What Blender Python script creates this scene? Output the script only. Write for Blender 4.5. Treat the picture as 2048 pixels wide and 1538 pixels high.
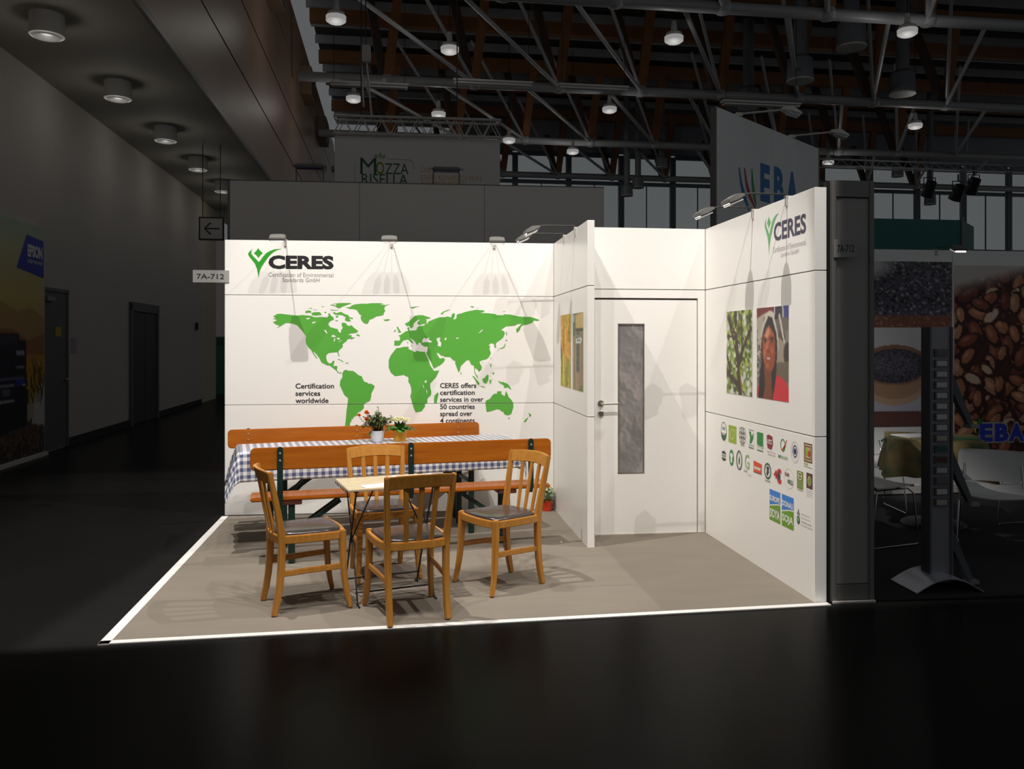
import bpy, bmesh, math, random
import numpy as np
from mathutils import Matrix, Vector, geometry
S = bpy.context.scene
for o in list(bpy.data.objects): bpy.data.objects.remove(o)
COL = S.collection
# ------------------------------------------------------------------ camera
CAM = Vector((-1.335, -7.657, 1.5644))
cam = bpy.data.cameras.new('camera')
cam.sensor_width = 36.0
cam.lens = 1649.48 / 2048 * 36.0
cam.shift_y = -83.15 / 2048
cam.clip_end = 200
co = bpy.data.objects.new('camera', cam)
co.location = CAM
co.rotation_euler = (math.pi / 2, 0, -0.1221)
COL.objects.link(co)
S.camera = co
# ------------------------------------------------------------------ sky seen through the hall windows
W = bpy.data.worlds.new('overcast'); S.world = W; W.use_nodes = True
bg = W.node_tree.nodes['Background']
bg.inputs[0].default_value = (0.95, 0.98, 1.0, 1)
bg.inputs[1].default_value = 0.105
# ------------------------------------------------------------------ added unseen spotlights high in the hall, to brighten the stand
def spot(name, loc, target, power, half_deg, blend, color, size):
    l = bpy.data.lights.new(name, 'SPOT'); l.energy = power; l.color = color
    l.spot_size = math.radians(half_deg * 2); l.spot_blend = blend; l.shadow_soft_size = size
    o = bpy.data.objects.new(name, l); o.location = loc
    o.rotation_euler = (Vector(target) - Vector(loc)).to_track_quat('-Z', 'Y').to_euler()
    COL.objects.link(o); return o
WARM = (1.0, 0.955, 0.895)
FRONT = ((-3, -3.185, 0.0), (1.2, -3.045, 0.0), (0, -4.5, 0.0))
SPOTS = [  # lamp position, aim, watts, cone half angle, planes cut by the added beam plates (two points on each with the lamp, and a point on the dark side)
    ((3.4, -2.9, 8.6), (-0.85, -1.45, 0.8), 1150, 23.0, [FRONT, ((1.15, -3, 2.5), (1.15, -1, 2.5), (2.5, -2, 1.0))]),
    ((-3.3, -2.75, 8.6), (-1.0, -1.5, 0.8), 1850, 23.0, [FRONT, ((-3.04, 0.086, 2.5), (-3.04, 0.086, 0.0), (-3.6, 0.1, 1.0))]),
] + [((x_, -6.3, 8.6), (-0.95, -1.3, 1.0), 690, 25.0, [FRONT, ((1.19, -2.966, 2.5), (1.19, -2.966, 0.0), (1.6, -2.9, 1.0)), ((-3, 0.08, 2.56), (0, 0.08, 2.56), (-1, 0.1, 4.0))]) for x_ in (-3.1, -1.7, -0.3, 1.1)]
for k_, (L_, T_, P_, H_, CUTS) in enumerate(SPOTS): spot('added_spotlight', L_, T_, P_, H_, 0.3, WARM, (0.04, 0.01, 0.006, 0.006, 0.006, 0.006)[k_])
HALL_LAMP_W = 10.0
SOFFIT_LAMP_W = 2.5
FLOOD_W = 2.7
S.view_settings.view_transform = 'Standard'
S.view_settings.look = 'None'
S.view_settings.exposure = 0.0
S.view_settings.gamma = 1.0
S.view_settings.use_curve_mapping = False

# ------------------------------------------------------------------ helpers
def lin(c):
    return tuple(((x / 255) / 12.92 if x / 255 <= 0.04045 else ((x / 255 + 0.055) / 1.055) ** 2.4) for x in c)
_M = {}
def mat(name, rgb, rough=0.6, metal=0.0, spec=0.5, noise=0.0, nscale=8.0, bump=0.0, bscale=60.0, stretch=None,
        rgb2=None, coat=0.0, emit=0.0, ior=None, ecol=None):
    """Principled material; rgb in linear. noise blends towards rgb2 by a noise texture."""
    if name in _M: return _M[name]
    m = bpy.data.materials.new(name); m.use_nodes = True
    nt = m.node_tree; p = nt.nodes['Principled BSDF']
    p.inputs['Base Color'].default_value = (*rgb, 1)
    p.inputs['Roughness'].default_value = rough
    p.inputs['Metallic'].default_value = metal
    p.inputs['Specular IOR Level'].default_value = spec
    if ior: p.inputs['IOR'].default_value = ior
    if coat:
        p.inputs['Coat Weight'].default_value = coat; p.inputs['Coat Roughness'].default_value = 0.12
    if emit:
        p.inputs['Emission Color'].default_value = (*(ecol or rgb), 1); p.inputs['Emission Strength'].default_value = emit
    if noise or bump:
        tc = nt.nodes.new('ShaderNodeTexCoord'); mp = nt.nodes.new('ShaderNodeMapping')
        nt.links.new(tc.outputs['Object'], mp.inputs[0])
        if stretch: mp.inputs['Scale'].default_value = stretch
        if noise:
            n = nt.nodes.new('ShaderNodeTexNoise'); n.inputs['Scale'].default_value = nscale; n.inputs['Detail'].default_value = 5
            nt.links.new(mp.outputs[0], n.inputs['Vector'])
            r = nt.nodes.new('ShaderNodeMapRange'); r.inputs[1].default_value = 0.3; r.inputs[2].default_value = 0.7
            nt.links.new(n.outputs[0], r.inputs[0])
            mx = nt.nodes.new('ShaderNodeMix'); mx.data_type = 'RGBA'
            mu = nt.nodes.new('ShaderNodeMath'); mu.operation = 'MULTIPLY'; mu.inputs[1].default_value = noise
            nt.links.new(r.outputs[0], mu.inputs[0]); nt.links.new(mu.outputs[0], mx.inputs[0])
            mx.inputs[6].default_value = (*rgb, 1); mx.inputs[7].default_value = (*(rgb2 or tuple(c * 0.5 for c in rgb)), 1)
            nt.links.new(mx.outputs[2], p.inputs['Base Color'])
        if bump:
            n2 = nt.nodes.new('ShaderNodeTexNoise'); n2.inputs['Scale'].default_value = bscale; n2.inputs['Detail'].default_value = 3
            nt.links.new(mp.outputs[0], n2.inputs['Vector'])
            b = nt.nodes.new('ShaderNodeBump'); b.inputs['Strength'].default_value = bump; b.inputs['Distance'].default_value = 0.004
            nt.links.new(n2.outputs[0], b.inputs['Height']); nt.links.new(b.outputs[0], p.inputs['Normal'])
    _M[name] = m
    return m
def vcol_mat(name='printed_picture', rough=0.5):
    if name in _M: return _M[name]
    m = bpy.data.materials.new(name); m.use_nodes = True; nt = m.node_tree
    a = nt.nodes.new('ShaderNodeVertexColor'); a.layer_name = 'ink'
    p = nt.nodes['Principled BSDF']; p.inputs['Roughness'].default_value = rough
    nt.links.new(a.outputs[0], p.inputs['Base Color'])
    _M[name] = m; return m
def glass_mat(name, tint=(1, 1, 1), rough=0.02):
    if name in _M: return _M[name]
    m = bpy.data.materials.new(name); m.use_nodes = True; nt = m.node_tree; nt.nodes.clear()
    out = nt.nodes.new('ShaderNodeOutputMaterial'); mx = nt.nodes.new('ShaderNodeMixShader')
    f = nt.nodes.new('ShaderNodeFresnel'); f.inputs[0].default_value = 1.45
    t = nt.nodes.new('ShaderNodeBsdfTransparent'); t.inputs[0].default_value = (*tint, 1)
    g = nt.nodes.new('ShaderNodeBsdfGlossy'); g.inputs['Roughness'].default_value = rough
    nt.links.new(f.outputs[0], mx.inputs[0]); nt.links.new(t.outputs[0], mx.inputs[1]); nt.links.new(g.outputs[0], mx.inputs[2])
    nt.links.new(mx.outputs[0], out.inputs[0]); _M[name] = m; return m

class MB:
    def __init__(s): s.v = []; s.f = []
    def add(s, vs, fs, M=None):
        b = len(s.v)
        for q in vs:
            q = Vector(q); s.v.append(tuple(M @ q) if M is not None else tuple(q))
        s.f += [tuple(b + i for i in f) for f in fs]; return s
    def box(s, x0, x1, y0, y1, z0, z1, M=None):
        vs = [(x, y, z) for z in (z0, z1) for y in (y0, y1) for x in (x0, x1)]
        return s.add(vs, [(0, 2, 3, 1), (4, 5, 7, 6), (0, 1, 5, 4), (2, 6, 7, 3), (0, 4, 6, 2), (1, 3, 7, 5)], M)
    def rings(s, rs, closed=False, cap=True, M=None):
        n = len(rs[0]); vs = [p for r in rs for p in r]; fs = []
        for i in range(len(rs) if closed else len(rs) - 1):
            j = (i + 1) % len(rs)
            for k in range(n):
                l = (k + 1) % n; fs.append((i * n + k, i * n + l, j * n + l, j * n + k))
        if cap and not closed:
            fs.append(tuple(range(n))[::-1]); fs.append(tuple(range((len(rs) - 1) * n, len(rs) * n)))
        return s.add(vs, fs, M)
    def tube(s, path, r, n=8, closed=False, M=None):
        P = [Vector(p) for p in path]; rs = []; up0 = None
        for i, p in enumerate(P):
            a = P[i - 1] if (i or closed) else p; b = P[(i + 1) % len(P)] if (i < len(P) - 1 or closed) else p
            t = (b - a).normalized()
            if up0 is None: up0 = Vector((0, 0, 1)) if abs(t.z) < 0.9 else Vector((0, 1, 0))
            x = t.cross(up0).normalized(); y = x.cross(t).normalized(); up0 = y
            rr = r[i] if isinstance(r, (list, tuple)) else r
            rs.append([p + x * math.cos(2 * math.pi * k / n) * rr + y * math.sin(2 * math.pi * k / n) * rr for k in range(n)])
        return s.rings(rs, closed, True, M)
    def bar(s, path, w, d, side=(1, 0, 0), M=None, closed=False):
        """rectangular section: w along 'side' (fixed or per-point), d perpendicular to it and the path"""
        P = [Vector(p) for p in path]; rs = []
        for i, p in enumerate(P):
            a = P[i - 1] if (i or closed) else p; b = P[(i + 1) % len(P)] if (i < len(P) - 1 or closed) else p
            t = (b - a).normalized(); sd = Vector(side[i]) if isinstance(side, list) else Vector(side)
            sd = (sd - t * sd.dot(t)).normalized(); u = t.cross(sd)
            ww = (w[i] if isinstance(w, (list, tuple)) else w) / 2; dd = (d[i] if isinstance(d, (list, tuple)) else d) / 2
            rs.append([p + sd * ww + u * dd, p - sd * ww + u * dd, p - sd * ww - u * dd, p + sd * ww - u * dd])
        return s.rings(rs, closed, True, M)
    def lathe(s, prof, n=20, c=(0, 0, 0), M=None, sx=1.0, sy=1.0):
        rs = [[(c[0] + r * sx * math.cos(2 * math.pi * k / n), c[1] + r * sy * math.sin(2 * math.pi * k / n), c[2] + z) for k in range(n)] for r, z in prof]
        return s.rings(rs, False, True, M)
    def prism(s, poly, h0, h1, M=None):
        n = len(poly)
        vs = [(x, y, h0) for x, y in poly] + [(x, y, h1) for x, y in poly]
        fs = [tuple(range(n))[::-1], tuple(range(n, 2 * n))] + [(i, (i + 1) % n, n + (i + 1) % n, n + i) for i in range(n)]
        return s.add(vs, fs, M)
    def flat(s, poly, holes=(), h=0.0, M=None):
        loops = [[Vector((x, y, 0)) for x, y in poly]] + [[Vector((x, y, 0)) for x, y in q] for q in holes]
        tris = geometry.tessellate_polygon(loops)
        return s.add([(p.x, p.y, h) for l in loops for p in l], [tuple(t) for t in tris], M)
    def build(s, name, m, parent=None, bevel=0.0, seg=2, angle=35, flip=False, fix=True):
        me = bpy.data.meshes.new(name); me.from_pydata(s.v, [], s.f)
        if fix or bevel:
            b = bmesh.new(); b.from_mesh(me)
            if fix: bmesh.ops.recalc_face_normals(b, faces=b.faces)
            if bevel:
                es = [e for e in b.edges if len(e.link_faces) == 2 and e.calc_face_angle() > math.radians(40)]
                bmesh.ops.bevel(b, geom=es, offset=bevel, segments=seg, affect='EDGES', clamp_overlap=True)
            b.to_mesh(me); b.free()
        me.shade_smooth(); me.set_sharp_from_angle(angle=math.radians(angle))
        me.materials.append(m)
        o = bpy.data.objects.new(name, me); COL.objects.link(o)
        if parent is not None: o.parent = parent
        return o
def tag(o, label=None, cat=None, group=None, kind=None):
    if label: o['label'] = label
    if cat: o['category'] = cat
    if group: o['group'] = group
    if kind: o['kind'] = kind
    return o
def empty(name, loc=(0, 0, 0), rz=0.0, label=None, cat=None, group=None, kind=None):
    o = bpy.data.objects.new(name, None); o.empty_display_size = 0.1; COL.objects.link(o)
    o.location = loc; o.rotation_euler = (0, 0, rz)
    return tag(o, label, cat, group, kind)
def copy_tree(o, parent=None):
    c = o.copy(); COL.objects.link(c)
    if parent is not None: c.parent = parent
    for ch in list(o.children): copy_tree(ch, c)
    return c
def frame(origin, right, up=(0, 0, 1)):
    r = Vector(right).normalized(); u = Vector(up).normalized(); n = r.cross(u)
    m = Matrix(((r.x, u.x, n.x, origin[0]), (r.y, u.y, n.y, origin[1]), (r.z, u.z, n.z, origin[2]), (0, 0, 0, 1)))
    return m
def text_mesh(txt, bold=0.0):
    c = bpy.data.curves.new('t', 'FONT'); c.body = txt; c.size = 1.0; c.resolution_u = 3; c.offset = bold
    o = bpy.data.objects.new('t', c); COL.objects.link(o)
    me = bpy.data.meshes.new_from_object(o)
    bpy.data.objects.remove(o); bpy.data.curves.remove(c)
    vs = [tuple(v.co) for v in me.vertices]; fs = [tuple(p.vertices) for p in me.polygons]
    bpy.data.meshes.remove(me); return vs, fs
def lettering(txt, F, x0, x1, y0, y1, m, parent=None, bold=0.0, h=0.0012, name='lettering'):
    """text fitted into the rectangle x0..x1, y0..y1 (its inked bounds; x1 or y1 None keeps proportion) of the plane frame F"""
    vs, fs = text_mesh(txt, bold)
    xs = [v[0] for v in vs]; ys = [v[1] for v in vs]
    w = max(xs) - min(xs); hh = max(ys) - min(ys)
    if x1 is None: sy = (y1 - y0) / hh; sx = sy
    elif y1 is None: sx = (x1 - x0) / w; sy = sx
    else: sx = (x1 - x0) / w; sy = (y1 - y0) / hh
    ax, ay = min(xs), min(ys)
    b = MB().add([(x0 + (v[0] - ax) * sx, y0 + (v[1] - ay) * sy, h) for v in vs], fs, F)
    return b.build(name, m, parent, fix=False)
class Canvas:
    def __init__(s, w, h, base):
        s.w, s.h = w, h; s.a = np.zeros((h, w, 3)); s.a[:] = base
        s.Y, s.X = np.mgrid[0:h, 0:w]; s.X = (s.X + .5) / w; s.Y = (s.Y + .5) / h; s.asp = h / w
        s.mask = np.ones((h, w), bool)
    def ell(s, cx, cy, rx, ry, col, rot=0.0, soft=0.0):
        dx = s.X - cx; dy = (s.Y - cy) * s.asp; c, n = math.cos(rot), math.sin(rot)
        u = (dx * c + dy * n) / rx; v = (-dx * n + dy * c) / (ry * s.asp); d = u * u + v * v
        s._put(d < 1, col) if not soft else s._mix(np.clip((1 - d) / soft, 0, 1), col)
    def poly(s, pts, col):
        ins = np.zeros(s.X.shape, bool); n = len(pts)
        for i in range(n):
            (x1, y1), (x2, y2) = pts[i], pts[(i + 1) % n]
            if y1 == y2: continue
            cond = ((y1 > s.Y) != (y2 > s.Y)) & (s.X < (x2 - x1) * (s.Y - y1) / (y2 - y1) + x1)
            ins ^= cond
        s._put(ins, col)
    def rect(s, x0, y0, x1, y1, col): s._put((s.X >= x0) & (s.X <= x1) & (s.Y >= y0) & (s.Y <= y1), col)
    def line(s, p, q, w, col):
        ax, ay = p; bx, by = q; dx, dy = bx - ax, (by - ay) * s.asp; L = dx * dx + dy * dy
        t = np.clip(((s.X - ax) * dx + (s.Y - ay) * s.asp * dy) / L, 0, 1)
        d = np.hypot(s.X - ax - t * dx, (s.Y - ay) * s.asp - t * dy); s._put(d < w / 2, col)
    def _put(s, k, col): s.a[k] = col; s.mask[k] = True
    def _mix(s, k, col): s.a += (np.array(col) - s.a) * k[..., None]
    def grad(s, y0, c0, y1, c1):
        k = np.clip((s.Y - y0) / (y1 - y0), 0, 1)[..., None]; b = (s.Y >= y0) & (s.Y <= y1)
        g = np.array(c0) * (1 - k) + np.array(c1) * k; s.a[b] = g[b]
    def speck(s, n, r, cols, box=(0, 0, 1, 1), seed=1):
        rnd = random.Random(seed)
        for _ in range(n):
            x = rnd.uniform(box[0], box[2]); y = rnd.uniform(box[1], box[3]); q = rnd.uniform(r * .6, r * 1.3)
            s.ell(x, y, q, q / s.asp, rnd.choice(cols))
    def blur(s, n=1):
        for _ in range(n):
            p = np.pad(s.a, ((1, 1), (1, 1), (0, 0)), 'edge')
            s.a = (p[1:-1, 1:-1] * 4 + p[:-2, 1:-1] + p[2:, 1:-1] + p[1:-1, :-2] + p[1:-1, 2:]) / 8
    def mesh(s, name, F, x0, x1, y0, y1, parent=None, h=0.001, m=None):
        """flat printed sheet as a fine grid, picture row 0 at the top; cells outside the mask are left out"""
        H, Wd = s.h, s.w
        me = bpy.data.meshes.new(name); vs = []
        for j in range(H):
            for i in range(Wd):
                vs.append(tuple(F @ Vector((x0 + (x1 - x0) * i / (Wd - 1), y1 - (y1 - y0) * j / (H - 1), h))))
        fs = []
        for j in range(H - 1):
            for i in range(Wd - 1):
                if s.mask[j, i] and s.mask[j + 1, i] and s.mask[j, i + 1] and s.mask[j + 1, i + 1]:
                    a = j * Wd + i; fs.append((a, a + Wd, a + Wd + 1, a + 1))
        me.from_pydata(vs, [], fs)
        at = me.color_attributes.new('ink', 'FLOAT_COLOR', 'POINT')
        c = np.clip(s.a, 0, 255) / 255; c = np.where(c <= 0.04045, c / 12.92, ((c + 0.055) / 1.055) ** 2.4)
        at.data.foreach_set('color', np.concatenate([c.reshape(-1, 3), np.ones((H * Wd, 1))], 1).astype(np.float32).ravel())
        me.materials.append(m or vcol_mat())
        o = bpy.data.objects.new(name, me); COL.objects.link(o)
        if parent is not None: o.parent = parent
        return o
R = math.radians
# materials
WALL = mat('white_laminate', (0.875, 0.85, 0.815), rough=0.28, spec=0.45, bump=0.03, bscale=30)
JOINT = mat('dark_joint', (0.10, 0.085, 0.07), rough=0.8)
JOINTPALE = mat('pale_joint', (0.34, 0.32, 0.29), rough=0.7)
BLACK = mat('black_ink', (0.012, 0.012, 0.014), rough=0.5)
GREYINK = mat('grey_ink', (0.30, 0.27, 0.26), rough=0.5)
PALEINK = mat('pale_grey_ink', (0.52, 0.50, 0.50), rough=0.5)
VIOLETINK = mat('slate_ink', (0.075, 0.068, 0.11), rough=0.5)
GREENINK = mat('green_ink', (0.085, 0.38, 0.045), rough=0.45, noise=0.5, nscale=0.7, rgb2=(0.15, 0.45, 0.06))
LOGOGREEN = mat('logo_green_ink', (0.03, 0.33, 0.02), rough=0.45)
PALEGREEN = mat('pale_green_ink', (0.16, 0.46, 0.18), rough=0.45)
CHAIRWOOD = mat('beech_wood', (0.54, 0.245, 0.046), rough=0.33, noise=0.75, nscale=9, stretch=(6, 6, 0.7), rgb2=(0.40, 0.155, 0.022))
BENCHWOOD = mat('orange_pine', (0.47, 0.140, 0.011), rough=0.26, noise=0.7, nscale=7, stretch=(0.5, 6, 6), rgb2=(0.33, 0.078, 0.005))
GREENSTEEL = mat('dark_green_steel', (0.008, 0.028, 0.022), rough=0.4)
STEEL = mat('brushed_steel', (0.55, 0.50, 0.45), rough=0.3, metal=1.0)
CHROME = mat('chrome', (0.75, 0.75, 0.77), rough=0.12, metal=1.0)
IRON = mat('black_iron', (0.01, 0.011, 0.013), rough=0.45)
VINYL = mat('dark_vinyl', (0.045, 0.036, 0.034), rough=0.22, spec=0.6, bump=0.25, bscale=9)
CARPET = mat('grey_carpet', (0.222, 0.192, 0.157), rough=0.95, spec=0.1, noise=0.6, nscale=2.2, stretch=(1, 3, 1), rgb2=(0.186, 0.16, 0.131), bump=0.3, bscale=260)
TAPE = mat('white_tape', (0.80, 0.79, 0.77), rough=0.45)
LAND={
'NA':[[(419,1810),(443,1819),(450,1828),(482,1831),(531,1826),(587,1819),(629,1814),(678,1820),(727,1816),(769,1811),(779,1802),(822,1800),(846,1804),(906,1799),(917,1815),(913,1833),(927,1835),(938,1815),(959,1801),(966,1779),(938,1768),(917,1747),(917,1729),(934,1709),(966,1700),(1001,1691),(1003,1675),(1016,1659),(1028,1661),(1030,1682),(1040,1693),(1044,1711),(1035,1726),(1035,1747),(1046,1752),(1071,1747),(1088,1726),(1103,1720),(1124,1729),(1142,1708),(1184,1675),(1182,1666),(1156,1654),(1127,1652),(1110,1650),(1092,1632),(1113,1639),(1126,1634),(1122,1618),(1142,1616),(1156,1614),(1122,1596),(1113,1605),(1085,1596),(1078,1578),(1060,1568),(1042,1550),(1046,1528),(1011,1496),(1005,1480),(1016,1442),(1011,1437),(1000,1464),(996,1480),(951,1476),(929,1474),(917,1471),(901,1456),(896,1455),(895,1426),(905,1393),(924,1376),(945,1381),(954,1400),(971,1400),(964,1371),(959,1352),(985,1354),(997,1349),(992,1316),(1004,1297),(1017,1290),(1029,1296),(1036,1287),(1018,1283),(999,1292),(985,1311),(971,1323),(947,1340),(926,1359),(910,1357),(881,1369),(853,1386),(842,1407),(836,1421),(808,1460),(776,1492),(786,1467),(816,1424),(808,1421),(779,1462),(758,1503),(734,1523),(716,1557),(711,1585),(714,1625),(702,1643),(685,1668),(657,1700),(636,1725),(601,1739),(559,1746),(531,1746),(510,1733),(492,1721),(475,1710),(447,1698),(478,1721),(447,1731),(422,1749),(419,1756),(447,1767),(450,1778),(416,1785),(443,1792),(426,1803)],[(938,1621),(956,1643),(980,1629),(984,1618),(959,1620)],[(968,1611),(977,1607),(971,1575),(964,1578)],[(987,1614),(1019,1611),(1019,1598),(1001,1594)],[(998,1575),(1044,1596),(1023,1578)],[(764,1746),(776,1759),(808,1763),(783,1743)],[(709,1791),(741,1796),(755,1789),(727,1779)],[(874,1682),(892,1686),(906,1654),(899,1650)]],
'SA':[[(1041,1285),(1055,1311),(1079,1318),(1088,1311),(1140,1306),(1164,1289),(1188,1268),(1216,1258),(1230,1227),(1240,1207),(1268,1200),(1277,1188),(1301,1190),(1334,1169),(1332,1152),(1311,1109),(1304,1099),(1304,1070),(1292,1030),(1254,1011),(1237,999),(1237,965),(1211,937),(1183,923),(1178,899),(1140,880),(1140,866),(1121,861),(1126,847),(1112,832),(1110,809),(1103,770),(1093,703),(1065,704),(1060,771),(1069,828),(1074,876),(1079,943),(1088,1000),(1093,1057),(1060,1084),(1041,1125),(1018,1175),(1022,1216),(1041,1249),(1041,1270)]],
'AF':[[(1533,1516),(1558,1518),(1596,1528),(1646,1530),(1644,1509),(1675,1495),(1707,1478),(1717,1492),(1759,1484),(1797,1482),(1801,1467),(1826,1414),(1847,1351),(1881,1304),(1927,1310),(1923,1296),(1898,1245),(1847,1190),(1843,1165),(1854,1110),(1852,1081),(1818,1047),(1820,1013),(1797,996),(1797,975),(1768,933),(1742,925),(1709,921),(1694,955),(1680,1001),(1661,1069),(1671,1107),(1669,1145),(1659,1179),(1644,1204),(1644,1242),(1634,1255),(1617,1257),(1604,1269),(1567,1263),(1521,1257),(1483,1289),(1463,1335),(1463,1407),(1483,1451),(1513,1491)],[(1793,1216),(1812,1218),(1810,1195),(1795,1193)],[(1776,1182),(1782,1174),(1791,1140),(1780,1153)],[(1807,1131),(1814,1129),(1818,1089),(1810,1110)]],
'EU':[[(1515,1586),(1565,1586),(1567,1615),(1562,1629),(1547,1633),(1572,1638),(1594,1654),(1622,1674),(1644,1676),(1633,1694),(1640,1712),(1648,1712),(1651,1687),(1658,1678),(1716,1683),(1727,1709),(1734,1716),(1745,1720),(1784,1727),(1799,1732),(1788,1745),(1773,1736),(1741,1731),(1727,1745),(1727,1756),(1748,1778),(1734,1781),(1716,1767),(1694,1745),(1687,1712),(1669,1700),(1658,1712),(1651,1723),(1626,1719),(1612,1745),(1644,1759),(1673,1788),(1705,1816),(1741,1823),(1781,1821),(1853,1796),(1835,1789),(1802,1785),(1813,1771),(1809,1749),(1820,1738),(1822,1760),(1853,1774),(1889,1789),(1932,1804),(1983,1804),(2005,1811),(2041,1802),(2041,1818),(2052,1840),(2073,1840),(2070,1804),(2055,1786),(2073,1784),(2088,1797),(2090,1829),(2132,1840),(2136,1841),(2176,1855),(2217,1864),(2272,1874),(2350,1867),(2345,1856),(2309,1844),(2391,1842),(2455,1833),(2464,1824),(2528,1824),(2535,1834),(2597,1829),(2670,1813),(2739,1807),(2786,1809),(2832,1793),(2869,1780),(2850,1770),(2813,1775),(2799,1754),(2758,1738),(2707,1729),(2689,1711),(2680,1683),(2652,1656),(2645,1692),(2670,1715),(2698,1743),(2661,1742),(2634,1726),(2551,1719),(2505,1687),(2533,1674),(2539,1651),(2523,1614),(2496,1591),(2464,1569),(2455,1555),(2459,1523),(2446,1516),(2436,1555),(2409,1562),(2386,1541),(2404,1532),(2395,1514),(2409,1468),(2406,1462),(2391,1431),(2367,1411),(2318,1399),(2301,1385),(2323,1341),(2321,1317),(2299,1295),(2280,1317),(2263,1332),(2258,1302),(2270,1273),(2284,1254),(2287,1229),(2270,1254),(2253,1293),(2253,1332),(2246,1356),(2226,1358),(2207,1404),(2183,1402),(2158,1378),(2127,1346),(2120,1308),(2108,1288),(2091,1332),(2076,1376),(2076,1400),(2059,1400),(2029,1433),(1978,1435),(1963,1446),(1948,1444),(1927,1465),(1913,1473),(1904,1469),(1927,1427),(1940,1418),(1965,1427),(1982,1410),(1969,1384),(1940,1359),(1885,1330),(1877,1328),(1856,1376),(1826,1435),(1807,1469),(1816,1486),(1824,1526),(1820,1530),(1788,1530),(1763,1550),(1757,1564),(1748,1569),(1734,1560),(1730,1542),(1716,1553),(1705,1578),(1662,1609),(1658,1604),(1680,1582),(1691,1564),(1680,1560),(1644,1593),(1637,1597),(1597,1586),(1587,1575),(1572,1553),(1565,1541),(1536,1539),(1513,1541),(1515,1564)],[(1768,1568),(1773,1597),(1788,1613),(1809,1604),(1842,1618),(1828,1598),(1860,1580),(1858,1569),(1802,1573)],[(1900,1604),(1925,1618),(1941,1611),(1932,1589),(1947,1564),(1943,1528),(1912,1540),(1918,1560)],[(1976,1600),(1990,1618),(1997,1604),(1986,1586)],[(2290,1651),(2327,1692),(2334,1687),(2313,1664)],[(2081,1605),(2090,1616),(2117,1612),(2095,1604)]],
'AU':[[(2362,1025),(2401,1044),(2421,1073),(2445,1093),(2462,1085),(2469,1112),(2508,1112),(2506,1087),(2538,1065),(2550,1116),(2567,1082),(2577,1055),(2596,1038),(2618,1004),(2621,965),(2599,897),(2567,885),(2535,895),(2523,922),(2506,922),(2494,939),(2464,944),(2425,930),(2372,918),(2365,938),(2357,1006)]],
'GL':[[(1071,1893),(1106,1893),(1127,1909),(1156,1920),(1213,1926),(1266,1926),(1301,1931),(1391,1932),(1419,1926),(1376,1923),(1423,1915),(1480,1920),(1433,1907),(1421,1878),(1433,1863),(1416,1834),(1419,1825),(1394,1816),(1351,1809),(1319,1789),(1291,1780),(1280,1758),(1271,1739),(1241,1744),(1220,1765),(1209,1787),(1207,1809),(1220,1816),(1198,1827),(1188,1841),(1174,1866),(1149,1875),(1106,1878)]]}
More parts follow.
